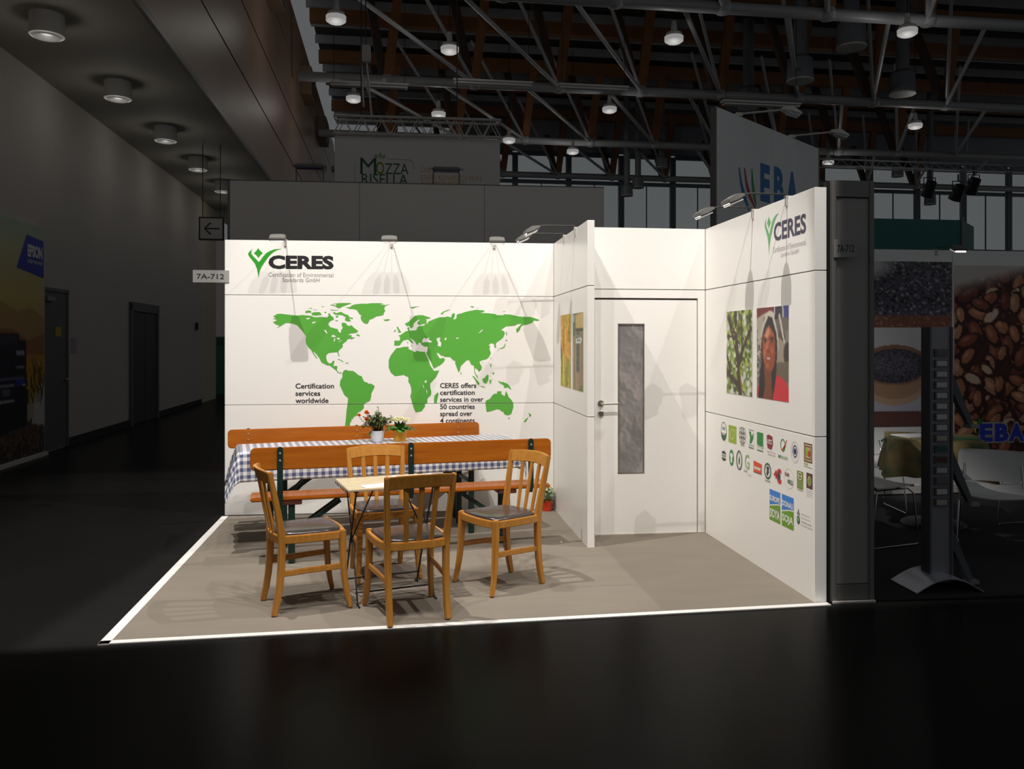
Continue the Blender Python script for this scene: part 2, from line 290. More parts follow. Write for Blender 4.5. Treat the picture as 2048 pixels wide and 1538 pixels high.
ISLANDS=[
[(954,1840),(972,1851),(982,1837),(1028,1851),(1064,1830),(1099,1819),(1099,1805),(1142,1792),(1131,1783),(1103,1794),(1120,1763),(1088,1762),(1064,1772),(1071,1801),(1035,1822),(982,1822)],
[(975,1772),(1000,1772),(1004,1765),(982,1765)],
[(982,1812),(1004,1815),(1004,1801),(982,1797)],
[(1412,1784),(1426,1780),(1462,1786),(1476,1777),(1444,1766),(1423,1771)],
[(1166,1632),(1177,1647),(1198,1636),(1202,1625),(1174,1631)],
[(929,1912),(951,1917),(986,1905),(988,1919),(951,1923),(1025,1931),(1106,1932),(1127,1927),(1078,1912),(1035,1894),(1018,1882),(993,1887),(982,1899)],
[(709,1857),(741,1863),(762,1854),(758,1839),(734,1843),(720,1836),(707,1843)],
[(762,1839),(793,1847),(839,1847),(857,1822),(811,1815),(769,1818)],
[(730,1882),(769,1886),(765,1879)],
[(765,1872),(811,1868),(825,1875),(804,1864)],
[(846,1904),(878,1895),(864,1893)],
[(878,1847),(896,1851),(896,1840),(881,1840)],
[(931,1872),(970,1867),(1016,1867),(980,1862),(938,1864)],
[(994,1414),(1013,1416),(1055,1392),(1046,1390),(1018,1407)],
[(1069,1380),(1093,1385),(1098,1378),(1074,1375)],
[(1915,1106),(1921,1089),(1904,1004),(1881,1006),(1879,1038),(1885,1076)],
[(1536,1712),(1547,1716),(1554,1701),(1579,1662),(1547,1658),(1554,1672),(1544,1690)],
[(1510,1672),(1526,1689),(1531,1678),(1515,1663)],
[(1653,1897),(1680,1897),(1705,1901),(1748,1904),(1705,1893),(1687,1881)],
[(1939,1833),(1961,1854),(2005,1871),(2044,1875),(2005,1864),(1968,1847),(1958,1827)],
[(1633,1578),(1640,1578),(1640,1557),(1635,1560)],
[(1669,1542),(1680,1542),(1676,1533)],
[(2213,1905),(2236,1908),(2258,1894),(2231,1896)],
[(2272,1892),(2295,1890),(2281,1887)],
[(2519,1859),(2560,1861),(2528,1855)],
[(2549,1669),(2556,1669),(2562,1637),(2553,1637)],
[(2546,1596),(2565,1589),(2556,1578),(2549,1582)],
[(2539,1559),(2546,1555),(2539,1523),(2510,1509),(2478,1508),(2510,1518),(2533,1532)],
[(2471,1500),(2480,1500),(2475,1484)],
[(2124,1291),(2132,1291),(2134,1269),(2127,1269)],
[(2321,1382),(2333,1385),(2331,1375)],
[(2404,1423),(2411,1428),(2408,1406)],
[(2401,1365),(2413,1372),(2411,1351),(2413,1331),(2404,1341)],
[(2421,1282),(2438,1292),(2440,1273),(2430,1268)],
[(2233,1259),(2250,1254),(2299,1195),(2301,1171),(2284,1176),(2260,1220)],
[(2304,1161),(2338,1159),(2362,1147),(2338,1149)],
[(2326,1227),(2348,1237),(2372,1268),(2387,1263),(2384,1215),(2367,1185),(2338,1193)],
[(2396,1219),(2430,1226),(2408,1214),(2413,1205),(2411,1176),(2404,1195),(2396,1171)],
[(2474,1209),(2494,1204),(2508,1195),(2518,1202),(2567,1180),(2587,1155),(2604,1128),(2582,1136),(2567,1150),(2547,1141),(2528,1148),(2533,1163),(2494,1187)],
[(2567,863),(2587,863),(2579,848)],
[(2758,913),(2773,900),(2790,890),(2778,871),(2768,874),(2770,888)],
[(2753,864),(2758,857),(2734,820),(2716,825),(2734,847)]]
LEAF=[[(238,2422),(205,2392),(196,2373),(206,2350),(231,2320),(256,2287),(275,2241),(284,2192),(290,2158),(296,2192),(304,2230),(319,2261),(349,2306),(375,2344),(397,2369),(426,2394),(456,2411),(497,2423),(434,2419),(389,2403),(356,2382),(327,2348),(301,2310),(288,2302),(275,2321),(242,2354),(225,2377),(226,2400)],[(287,2428),(299,2410),(327,2382),(301,2357),(287,2337),(275,2357),(248,2381),(276,2410)]]
# ------------------------------------------------------------------ hall shell
HA = 0.0212                                        # the hall runs 1.2 degrees off the stand
HR = Vector((math.cos(HA), math.sin(HA), 0)); HF = Vector((-math.sin(HA), math.cos(HA), 0))
def hp(u, v, z=0.0): return Vector((CAM.x, CAM.y, 0)) + HR * u + HF * v + Vector((0, 0, z))
HM = Matrix.Translation((CAM.x, CAM.y, 0)) @ Matrix.Rotation(HA, 4, 'Z')
FLOORM = mat('dark_hall_floor', (0.014, 0.0135, 0.013), rough=0.28, spec=0.28, ior=1.13, noise=0.5, nscale=1.2, rgb2=(0.009, 0.009, 0.009))
HALLWALL = mat('hall_plaster', (0.60, 0.56, 0.53), rough=0.75, noise=0.3, nscale=0.6, rgb2=(0.52, 0.49, 0.45))
SOFFITM = mat('soffit_paint', (0.36, 0.345, 0.31), rough=0.8)
FASCIAM = mat('beech_panel', (0.36, 0.235, 0.17), rough=0.42, spec=0.35, noise=0.4, nscale=1.5, stretch=(1, 0.3, 4), rgb2=(0.30, 0.19, 0.13))
GREYDOOR = mat('grey_door_paint', (0.14, 0.145, 0.16), rough=0.45)
DARKBASE = mat('dark_skirting', (0.03, 0.028, 0.027), rough=0.5)
GLULAM = mat('glulam_timber', (0.30, 0.125, 0.04), rough=0.6, noise=0.6, nscale=3, rgb2=(0.20, 0.08, 0.025))
TUBEM = mat('grey_steel_tube', (0.40, 0.405, 0.42), rough=0.4)
DECK = mat('dark_roof_deck', (0.045, 0.035, 0.028), rough=0.8)
MULLION = mat('blue_grey_mullion', (0.13, 0.15, 0.19), rough=0.5)
PANE = glass_mat('window_glass', (0.96, 0.98, 0.98), 0.35)
DULLWHITE = mat('white_lamp_housing', (0.62, 0.62, 0.60), rough=0.5)

fl = MB().box(-9, 38, -4, 46, -0.1, 0, HM).build('floor', FLOORM); tag(fl, kind='structure')
wl = MB().box(-5.2, -4.9, 4, 22.2, 0, 5.3, HM).build('wall_left', HALLWALL); tag(wl, kind='structure')
wl2 = MB().box(-5.5, -4.95, 22.2, 24.25, 0, 5.3, HM).build('wall_left_recess', mat('cream_plaster', (0.62, 0.58, 0.42), rough=0.7)); tag(wl2, kind='structure')
wl4 = MB().box(-9, -2.9, 31, 31.3, 0, 5.3, HM).build('wall_corridor_end', HALLWALL); tag(wl4, kind='structure')
wl3 = MB().box(-7, 30, 45.6, 46, 0, 5.6, HM).build('wall_far', HALLWALL); tag(wl3, kind='structure')
MB().box(-4.92, -4.88, 4, 12.40, 0, 0.12, HM).box(-4.92, -4.88, 13.36, 16.40, 0, 0.12, HM).box(-4.92, -4.88, 18.16, 22.2, 0, 0.12, HM).build('baseboard_left', DARKBASE)
tag(bpy.data.objects['baseboard_left'], kind='structure')
sf = MB().box(-5.2, -2.82, 4, 45.6, 5.3, 5.5, HM).build('ceiling_soffit', SOFFITM); tag(sf, kind='structure')
# timber gallery front above the soffit: four long boards with dark gaps
ff = empty('wall_gallery', hp(-2.78, 0, 0), HA, kind='structure')
MB().box(-0.02, 0.02, 4, 45.6, 5.28, 5.36).build('edge_trim', mat('bronze_trim', (0.10, 0.085, 0.06), rough=0.4), ff)
MB().box(-0.30, -0.05, 4, 45.6, 5.5, 10.9).build('backing', DARKBASE, ff)
for z0, z1 in ((5.38, 6.56), (6.60, 7.90), (7.94, 9.46), (9.50, 10.95)):
    MB().box(-0.05, 0.0, 4, 40, z0, z1).build('board', FASCIAM, ff)
VENTM = mat('vent_box_timber', (0.34, 0.23, 0.16), rough=0.5)
for i, (v, lab) in enumerate([(18.6, 'brown vent box on the gallery boards at the top edge of the photo'), (26.2, 'brown vent box on the gallery boards, middle of the three'), (31.8, 'brown vent box on the gallery boards farthest back in the hall')]):
    t = empty('vent_box', hp(-2.78, v, 9.15), HA, lab, 'vent', 'vent boxes on the gallery')
    MB().box(0, 0.32, -0.45, 0.9, 0, 0.85).build('casing', VENTM, t, bevel=0.01)
    MB().box(0.32, 0.33, -0.35, 0.8, 0.08, 0.77).build('grille', IRON, t)
    for k in range(5): MB().box(0.325, 0.345, -0.35, 0.8, 0.12 + k * 0.14, 0.15 + k * 0.14).build('slat', VENTM, t)
# soffit lamps
def cyl_lamp(v, lab):
    t = empty('soffit_lamp', hp(-3.9, v, 5.3), HA, lab, 'lamp', 'cylindrical lamps under the soffit')
    MB().lathe([(0.02, 0), (0.185, 0), (0.185, -0.24), (0.165, -0.25), (0.165, -0.2), (0.02, -0.2)], 28).build('housing', DULLWHITE, t); hs = t.children[-1]
    MB().lathe([(0.01, -0.205), (0.15, -0.205), (0.14, -0.262), (0.01, -0.27)], 20).build('diffuser', mat('lamp_diffuser', (0.10, 0.10, 0.10), rough=0.3, ecol=(1, .97, .9), emit=0.06), hs)
    l = bpy.data.lights.new('soffit_bulb', 'POINT'); l.energy = SOFFIT_LAMP_W; l.shadow_soft_size = .1; l.color = (1.0, .95, .86)
    o = bpy.data.objects.new('soffit_bulb', l); COL.objects.link(o); o.parent = t; o.location = (0, 0, -.40)
    return t
for v, lab in ((10.05, 'white cylinder lamp under the soffit, nearest the camera'), (12.5, 'white cylinder lamp under the soffit, second from the camera'),
               (15.0, 'white cylinder lamp under the soffit, third from the camera'), (17.4, 'white cylinder lamp under the soffit, fourth from the camera'),
               (19.85, 'white cylinder lamp under the soffit, half hidden by the grey stand wall'),
               (22.3, 'added unseen lamp under the soffit, hidden behind the grey stand wall'), (27.0, 'added unseen lamp under the soffit, farthest down the corridor')):  # last two are unseen, added to lighten the corridor end
    cyl_lamp(v, lab)
# doors in the left wall (faces +u)
d = empty('door_2', hp(-4.9, 12.86, 0), HA, kind='structure')
MB().box(-0.02, 0.02, -0.43, 0.43, 0.02, 2.30).build('leaf', GREYDOOR, d, bevel=0.004)
for a, b_ in ((-0.48, -0.43), (0.43, 0.48)): MB().box(-0.02, 0.035, a, b_, 0, 2.36).build('jamb', GREYDOOR, d)
MB().box(-0.02, 0.035, -0.48, 0.48, 2.31, 2.36).build('lintel', GREYDOOR, d)
MB().box(0.02, 0.07, -0.38, -0.10, 2.16, 2.23).build('door_closer', mat('closer_metal', (0.35, 0.35, 0.35), rough=0.4, metal=0.6), d, bevel=0.008)
MB().tube([(0.02, 0.37, 1.02), (0.075, 0.37, 1.02), (0.075, 0.26, 1.02)], 0.011).lathe([(0.01, 0), (0.028, 0), (0.028, 0.01), (0.01, 0.01)], 14, M=Matrix.Translation((0.02, 0.37, 1.02)) @ Matrix.Rotation(R(90), 4, 'Y')).build('handle', STEEL, d)
stk = MB().box(0.0, 0.004, -0.11, 0.11, -0.07, 0.07).build('warning_sticker', mat('yellow_sticker', (0.55, 0.38, 0.02), rough=0.5)); stk.location = hp(-4.878, 12.97, 1.73); stk.rotation_euler = (0, 0, HA)
tag(stk, 'yellow square sticker on the grey hall door', 'sticker')
e = empty('door_3', hp(-4.9, 17.25, 0), HA, kind='structure')
DARKLEAF = mat('dark_lift_leaf', (0.09, 0.095, 0.11), rough=0.35, metal=0.2)
for a, b_ in ((-0.82, -0.01), (0.01, 0.82)): MB().box(0.004, 0.02, a, b_, 0.02, 2.16).build('leaf', DARKLEAF, e)
for a, b_ in ((-0.92, -0.82), (0.82, 0.92)): MB().box(-0.03, 0.05, a, b_, 0, 2.3).build('jamb', GREYDOOR, e)
MB().box(-0.03, 0.05, -0.92, 0.92, 2.17, 2.34).build('lintel', GREYDOOR, e)
MB().box(0.0, 0.003, -0.9, 0.9, 0, 2.3).build('shaft', DARKBASE, e)
p = MB().box(0, 0.012, -0.1, 0.1, -0.11, 0.11); p = p.build('door_plate', mat('plate_grey', (0.42, 0.36, 0.38), rough=0.5)); p.location = hp(-4.9, 13.62, 1.53); p.rotation_euler = (0, 0, HA)
tag(p, 'small pale plate on the hall wall beside the grey door', 'sign')
s_ = MB().box(0, 0.06, -0.06, 0.06, -0.09, 0.09).build('call_box', DARKBASE, bevel=0.006); s_.location = hp(-4.9, 21.6, 1.98); s_.rotation_euler = (0, 0, HA)
tag(s_, 'small dark box on the hall wall near its far corner', 'box')
# green rolled sheet and notice at the far corner
g = empty('sheet_bin', hp(-5.08, 26.0, 0), HA, 'dark green sheeted bin at the far end of the hall corridor', 'bin')
MB().prism([(-0.25, -0.3), (0.25, -0.3), (0.28, 0.3), (-0.22, 0.3)], 0, 1.75).build('cover', mat('green_sheet', (0.02, 0.12, 0.07), rough=0.5, bump=0.6, bscale=6), g, bevel=0.03)
for k in range(5): MB().tube([(-0.2 + k * 0.1, -0.31, 1.72), (-0.2 + k * 0.1, -0.33, 1.6), (-0.2 + k * 0.1, -0.31, 1.5)], 0.012, 6).build('strap', IRON, g)
nb = empty('notice_board', hp(-5.05, 30.97, 0), HA, 'notice board with blue heading at the far end of the corridor', 'notice')
MB().box(-0.3, 0.3, -0.002, 0.029, 1.8, 2.9).build('board', DULLWHITE, nb)
MB().box(-0.28, 0.28, -0.004, 0, 2.55, 2.82).build('heading', mat('blue_heading', (0.04, 0.06, 0.3), rough=0.5), nb)
for k in range(4): MB().box(-0.24, 0.24, -0.004, 0, 1.95 + k * 0.13, 1.99 + k * 0.13).build('text_line', GREYINK, nb)
# ------------------------------------------------------------------ roof
roof = empty('ceiling', hp(0, 0, 0), HA, kind='structure')
MB().box(-2.7, 36, 9, 42, 12.5, 12.7).build('deck', DECK, roof)
me_purlin = None
def rep(mb, name, m, parent, places, bevel=0.0):
    """one mesh, many linked copies under a parent"""
    o = mb.build(name, m, parent, bevel=bevel); out = [o]
    for i, (loc, rot) in enumerate(places):
        c = o if i == 0 else o.copy()
        if i: COL.objects.link(c); c.parent = parent; out.append(c)
        c.location = loc; c.rotation_euler = rot
    return out
rep(MB().box(-2.7, 34, -0.07, 0.07, 0, 0.26), 'purlin', TUBEM, roof, [((0, v, 12.1), (0, 0, 0)) for v in [11 + 1.55 * k for k in range(20)]])
rows = (17.45, 23.6, 29.9, 36.0)
rep(MB().tube([(-2.6, 0, 0), (34, 0, 0)], 0.135, 14), 'chord_tube', TUBEM, roof, [((0, v, 9.0), (0, 0, 0)) for v in rows])
rep(MB().box(-2.6, 34, -0.14, 0.14, 0, 0.42), 'timber_beam', GLULAM, roof, [((0, v, z), (0, 0, 0)) for v in rows for z in (11.5,)] + [((0, v + 3.1, 11.7), (0, 0, 0)) for v in rows[:3]])
nodes = [(-0.15 + 2.47 * k) for k in range(14)]
rep(MB().bar([(0, 0, 0.05), (0.32, 0.0, 2.6)], 0.26, 0.18, (1, 0, 0)), 'timber_strut', GLULAM, roof, [((u, v, 9.0), (0, 0, 0)) for v in rows for u in nodes if u < v * 0.75 - 0.5])
rep(MB().bar([(0, 0, 0.05), (-0.45, 0.9, 2.9)], 0.24, 0.18, (1, 0, 0)), 'timber_brace', mat('shaded_glulam', (0.10, 0.07, 0.055), rough=0.6), roof, [((u - 0.12, v, 9.0), (0, 0, 0)) for v in rows for u in nodes if u < v * 0.75 - 0.5])  # darker copy of the strut timber, its shade put into the colour
rep(MB().tube([(0, 0, 0), (3.45, 6.2, 0)], 0.055, 8), 'tie_rod', TUBEM, roof, [((u - 3.45, v - 6.2, 9.02), (0, 0, 0)) for v in rows for u in nodes if u < v * 0.75 + 0.5 and u > 2.0])
rep(MB().tube([(0, 0, 0), (2.3, 3.4, -2.3)], 0.05, 8), 'stay_rod', TUBEM, roof, [((u - 2.3, v - 3.4, 11.3), (0, 0, 0)) for v in rows for u in nodes if u < v * 0.75 + 0.5 and u > 1.0])
rep(MB().lathe([(0.02, -0.17), (0.16, -0.12), (0.2, 0), (0.16, 0.12), (0.02, 0.17)], 12), 'node_ball', TUBEM, roof, [((u, v, 9.0), (0, 0, 0)) for v in rows for u in nodes if u < v * 0.75 - 0.5])
# far window wall
for wi in range(12):
    u0 = 2.85 + wi * 2.45
    w = empty('window_%d' % (wi + 1), hp(u0, 36.6, 0), HA, kind='structure')
    MB().box(0, 0.24, -0.1, 0.1, 0, 10.1).build('post', MULLION, w)
    for z, hgt in ((3.0, 0.15), (6.0, 0.12), (8.75, 0.16), (10.0, 0.2)): MB().box(0.24, 2.45, -0.07, 0.07, z, z + hgt).build('transom', MULLION, w)
    MB().box(1.3, 1.34, -0.03, 0.03, 3.0, 8.75).build('glazing_bar', MULLION, w)
    for z0, z1 in ((3.15, 6.0), (6.12, 8.75), (8.91, 10.0)):
        MB().box(0.24, 2.45, -0.006, 0.006, z0, z1).build('pane', PANE, w)
tag(MB().box(2.85, 33, 36.5, 36.7, 10.2, 12.3, HM).box(2.85, 33, 36.5, 36.7, 0, 3.0, HM).build('wall_far_band', mat('window_band', (0.25, 0.27, 0.31), rough=0.6)), kind='structure')
# pendant lamps on the chords
LAMPGLOW = mat('pendant_glow', (.08, .08, .08), ecol=(1.0, 0.98, 0.95), emit=0.25)
pend = [(-1.2, 17.9), (1.32, 19.4), (-1.1, 23.7), (1.36, 24.95), (6.31, 18.0), (3.91, 27.8), (6.33, 23.7), (6.41, 29.1), (11.29, 16.85), (16.42, 24.1), (16.48, 29.5)]
wh = ['at the top edge beside the gallery', 'at the top above the banner, left of its middle', 'beside the gallery, second one back', 'above the lattice truss, to the right of its middle', 'at the top above the stand door',
      'just right of the lattice truss end', 'above the stand door, lower than the first', 'lowest of those above the stand door', 'at the top right of the photo', 'to the upper right of the tower panel', 'beside the top right corner of the tower panel']
for (u, v), q in zip(pend, wh):
    t = empty('hall_lamp', hp(u, v, 8.45), HA, 'round glowing hall lamp ' + q, 'lamp', 'pendant lamps under the hall roof')
    MB().lathe([(0.02, 0.42), (0.05, 0.42), (0.07, 0.20), (0.18, 0.14), (0.20, 0.04), (0.02, 0.04)], 18).build('housing', DULLWHITE, t); hs = t.children[-1]
    MB().lathe([(0.02, 0.06), (0.215, 0.06), (0.21, -0.04), (0.15, -0.08), (0.02, -0.09)], 18).build('diffuser', LAMPGLOW, hs)
    MB().tube([(0, 0, 0.42), (0, 0, 0.56 if min(abs(v - r_) for r_ in rows) < .5 else 3.64)], 0.012, 5).build('cable', IRON, t)
    l = bpy.data.lights.new('hall_bulb', 'POINT'); l.energy = HALL_LAMP_W; l.shadow_soft_size = .15; l.color = (1.0, .97, .92)
    o = bpy.data.objects.new('hall_bulb', l); COL.objects.link(o); o.parent = t; o.location = (0, 0, -.35)
# bodies of the added unseen spotlights, with plates that cut their beams
for i, (L_, T_, P_, H_, CUTS) in enumerate(SPOTS):
    t = empty('added_spot_body', L_, 0, ('added unseen spotlight high above the right wall of the bright stand', 'added unseen spotlight high above the left edge of the bright stand', 'leftmost of four added unseen spotlights in a row above the aisle', 'second from left of four added unseen spotlights above the aisle', 'third from left of four added unseen spotlights above the aisle', 'rightmost of four added unseen spotlights in a row above the aisle')[i], 'lamp', 'added spotlights for the bright stand')
    aim = (Vector(T_) - Vector(L_)).normalized(); q = aim.to_track_quat('-Z', 'Y').to_matrix().to_4x4()
    MB().lathe([(.001, .42), (.13, .40), (.15, .1), (.15, .03), (.14, .03), (.13, .1), (.001, .1)], 16, M=q).build('housing', IRON, t)
    MB().tube([(-.18, 0, .2), (-.18, 0, .75), (.18, 0, .75), (.18, 0, .2)], .018, 6).tube([(0, 0, .75), (0, 0, 3.6)], .03, 6).build('yoke', IRON, t)
    for p0, p1, dk in CUTS:
        n = (Vector(p0) - Vector(L_)).cross(Vector(p1) - Vector(L_)).normalized()
        if n.dot(Vector(dk) - Vector(L_)) < 0: n = -n
        pr = (aim - n * aim.dot(n)).normalized(); e_ = n.cross(pr)
        M_ = Matrix(((e_.x, n.x, pr.x, 0), (e_.y, n.y, pr.y, 0), (e_.z, n.z, pr.z, 0), (0, 0, 0, 1)))
        MB().box(-.42, .42, 0, .42, .90, .904, M_).build('added_beam_plate', IRON, t)  # unseen plate added to keep the beam off the surroundings
# strip light racks
for (u, v, z, ln, q) in ((-0.6, 21.5, 8.1, 2.0, 'nearest the gallery'), (2.6, 21.5, 8.3, 2.1, 'above the banner'), (5.3, 21.5, 8.3, 1.9, 'left of the tower panel'), (9.8, 21.0, 7.9, 2.2, 'above the tower panel')):
    t = empty('strip_light', hp(u, v, z), HA, 'long double tube light rack hanging in the roof, ' + q, 'lamp', 'strip light racks in the roof')
    MB().box(-ln / 2, ln / 2, -0.12, 0.12, 0.09, 0.14).build('tray', DULLWHITE, t)
    for y in (-0.07, 0.07): MB().tube([(-ln / 2 + .03, y, 0.05), (ln / 2 - .03, y, 0.05)], 0.028, 8).build('tube', mat('tube_glass', (0.7, 0.7, 0.7), rough=0.3), t)
    for x in (-ln / 2 + .1, ln / 2 - .1): MB().tube([(x, 0, 0.14), (x, 0, 3.6)], 0.008, 5).build('hanger', IRON, t)
# ventilation drums
DUCT = mat('duct_grey_blue', (0.17, 0.18, 0.20), rough=0.5)
for (px, py, v, sc, q) in ((1703, 62, 20.5, 1.0, 'largest, at the upper right'), (1600, 132, 21.5, 0.95, 'left of the largest one'), (1497, 190, 26, 0.9, 'above the tower panel'), (1805, 160, 22.5, 0.95, 'near the right edge of the roof'),
                           (1323, 322, 31, 0.6, 'in front of the window left of the tower'), (1276, 362, 31, 0.6, 'in front of the window, second from left'), (1254, 378, 31, 0.6, 'lowest one by the left window'), (1795, 340, 31, 0.6, 'in front of the right windows'), (1860, 396, 31, 0.6, 'lowest one by the right windows')):
    a = math.atan((px - 1024) / 1649.48) + 0.1221 + HA
    u = v * math.tan(a); z = 1.5644 + (685.85 - py) / 1649.48 * v / math.cos(a) * math.cos(a - 0.1221 - HA)
    t = empty('air_drum', hp(u, v, z), HA, 'grey hanging air drum under the roof, ' + q, 'duct', 'air drums under the roof')
    MB().lathe([(0.02, -0.45 * sc), (0.36 * sc, -0.45 * sc), (0.38 * sc, -0.38 * sc), (0.36 * sc, 0.18 * sc), (0.24 * sc, 0.3 * sc), (0.02, 0.3 * sc)], 18).build('drum', DUCT, t)
    MB().tube([(0, 0, 0.28 * sc), (0, 0, 12.3 - z)], 0.2 * sc, 12).build('pipe', DUCT, t)
    MB().lathe([(0.25 * sc, -0.46 * sc), (0.39 * sc, -0.46 * sc), (0.39 * sc, -0.42 * sc), (0.25 * sc, -0.42 * sc)], 18).build('rim', DULLWHITE, t)
# stage lamps cluster at the right
for k, (u, v, z) in enumerate(((18.6, 26.5, 7.0), (19.7, 26.5, 6.9), (20.3, 26.5, 7.15))):
    t = empty('stage_lamp', hp(u, v, z), HA, ('left', 'middle', 'right')[k] + ' one of three black stage lamps hanging at the right edge of the hall', 'lamp', 'stage lamps at the right edge')
    MB().lathe([(0.05, 0.25), (0.17, 0.22), (0.2, -0.1), (0.24, -0.3), (0.2, -0.3), (0.16, -0.1), (0.02, -0.08)], 14, M=Matrix.Rotation(R(35), 4, 'X')).build('housing', IRON, t)
    MB().tube([(-0.22, 0, 0), (-0.22, 0, 0.35), (0.22, 0, 0.35), (0.22, 0, 0)], 0.02, 6).tube([(0, 0, .35), (0, 0, .6)], .03, 6).build('yoke', IRON, t)
t = empty('stage_bar', hp(19.5, 26.5, 7.62), HA, 'round lattice bar carrying the three black stage lamps', 'truss')
for y, z in ((-0.15, 0), (0.15, 0), (0, 0.26)): MB().tube([(-5, y, z), (4, y, z)], 0.03, 6).build('chord', TUBEM, t)
lb = MB()
for k in range(18): lb.tube([(-5 + k * .5, -.15, 0), (-4.75 + k * .5, 0, .26), (-4.5 + k * .5, -.15, 0)], 0.012, 5)
lb.build('lattice', TUBEM, t)
for x in (-4.5, 3.5): MB().tube([(x, 0, 0.26), (x, 0, 4.5)], 0.012, 5).build('hanger', IRON, t)
# ------------------------------------------------------------------ the stand: walls
A0 = Vector((-3.0, 0.0858, 0)); B0 = Vector((0, 0, 0)); BD = (B0 - A0).normalized(); BL = (B0 - A0).length
BACK = frame(A0, BD)                               # x along the back wall, y up, z out of the wall
SIDE = frame((0, 0, 0), (0, -1, 0))                # left face of the short inner wall
RX = 1.071
RIGHT = frame((RX, 0, 0), (0, -1, 0))              # inner face of the right wall
DY = -1.116
DOORF = frame((0.055, DY, 0), (1, 0, 0))
GAP = 0.003
def panel_wall(name, F, x0, x1, th, core=None, rows=((0, 1.0), (1.0, 2.0), (2.0, 2.5))):
    w = empty(name, (0, 0, 0), kind='structure')
    MB().box(x0 + 0.004, x1 - 0.004, 0.002, 2.49, -th + 0.004, -0.004, F).build('frame_core', core or JOINT, w)
    for a, b in rows:
        MB().box(x0, x1, a + (GAP if a else 0.001), b - (GAP if b < 2.5 else 0), -th, 0, F).build('wall_panel', WALL, w, bevel=0.0015, seg=1)
    return w
panel_wall('wall_back', BACK, -0.01, BL - 0.001, 0.06, JOINTPALE)
panel_wall('wall_inner', SIDE, 0.002, 1.4945, 0.055)
panel_wall('wall_right', RIGHT, 1.118, 2.966, 0.075)
tag(MB().box(0.001, 0.075, -2.962, -1.1, 0.0, 0.004, Matrix.Translation((RX, 0, 0))).build('trim_1', JOINT), kind='structure')
# door wall
wd = empty('wall_door', (0, 0, 0), kind='structure')
DW = RX - 0.055
MB().box(0.002, DW - 0.003, 2.003, 2.5, -0.05, 0, DOORF).build('wall_panel', WALL, wd, bevel=0.0015, seg=1)
MB().box(0.004, DW - 0.005, 1.0, 2.49, -0.046, -0.035, DOORF).build('frame_core', JOINT, wd)
MB().box(0.002, DW - 0.003, 1.93, 1.997, -0.05, 0, DOORF).build('lintel', WALL, wd, bevel=0.001, seg=1)
MB().box(0.952, DW - 0.003, 0.0, 1.93, -0.05, 0, DOORF).build('jamb', WALL, wd, bevel=0.001, seg=1)
MB().box(0.002, 0.078, 0.0, 1.93, -0.05, 0, DOORF).build('jamb', WALL, wd, bevel=0.001, seg=1)
MB().box(0.02, 0.99, 0.0, 1.93, -0.06, -0.05, DOORF).build('frame_core', JOINT, wd)
dr = empty('door_1', (0, 0, 0), kind='structure')
DL0, DL1, DT = 0.088, 0.944, 1.915
fx0, fx1, fz0, fz1 = 0.284, 0.497, 0.504, 1.718
lf = MB()
for a, b, c, d_ in ((DL0, fx0, 0.012, DT), (fx1, DL1, 0.012, DT), (fx0, fx1, 0.012, fz0), (fx0, fx1, fz1, DT)):
    lf.box(a, b, c, d_, -0.046, -0.004, DOORF)
lf.build('leaf', WALL, dr)
bead = MB()
for a, b, c, d_ in ((fx0 - .004, fx0 + .004, fz0, fz1), (fx1 - .004, fx1 + .004, fz0, fz1), (fx0 - .004, fx1 + .004, fz0 - .004, fz0 + .004), (fx0 - .004, fx1 + .004, fz1 - .004, fz1 + .004)):
    bead.box(a, b, c, d_, -0.012, -0.002, DOORF)
bead.build('glazing_bead', STEEL, dr)
foil = mat('mirror_foil', (0.42, 0.385, 0.375), rough=0.16, metal=0.45, spec=0.8, noise=0.4, nscale=2.5, rgb2=(0.30, 0.275, 0.27), bump=1.0, bscale=3.5)
for n_ in foil.node_tree.nodes:
    if n_.type == 'BUMP': n_.inputs['Distance'].default_value = 0.035
MB().box(fx0, fx1, fz0, fz1, -0.022, -0.014, DOORF).build('vision_pane', foil, dr)
MB().box(0.085, DW - 0.004, 0.0, 0.011, -0.05, 0.006, DOORF).build('threshold', mat('pale_metal_strip', (0.8, 0.74, 0.66), rough=0.25, metal=0.7), dr)
hm = DOORF @ Matrix.Translation((0.137, 1.074, 0))
hd = MB().lathe([(0.004, -0.004), (0.026, -0.004), (0.026, 0.006), (0.012, 0.009), (0.004, 0.009)], 24, M=hm).tube([(0, 0, 0), (0, 0, 0.045), (0.012, 0, 0.055), (0.13, 0.002, 0.055)], 0.0085, 12, M=hm).build('handle', STEEL, dr)
MB().lathe([(0.004, -0.004), (0.026, -0.004), (0.026, 0.006), (0.022, 0.009), (0.004, 0.009)], 24, M=DOORF @ Matrix.Translation((0.137, 0.992, 0))).box(-0.004, 0.004, -0.013, 0.009, 0.008, 0.014, DOORF @ Matrix.Translation((0.137, 0.992, 0))).build('lock', STEEL, dr)
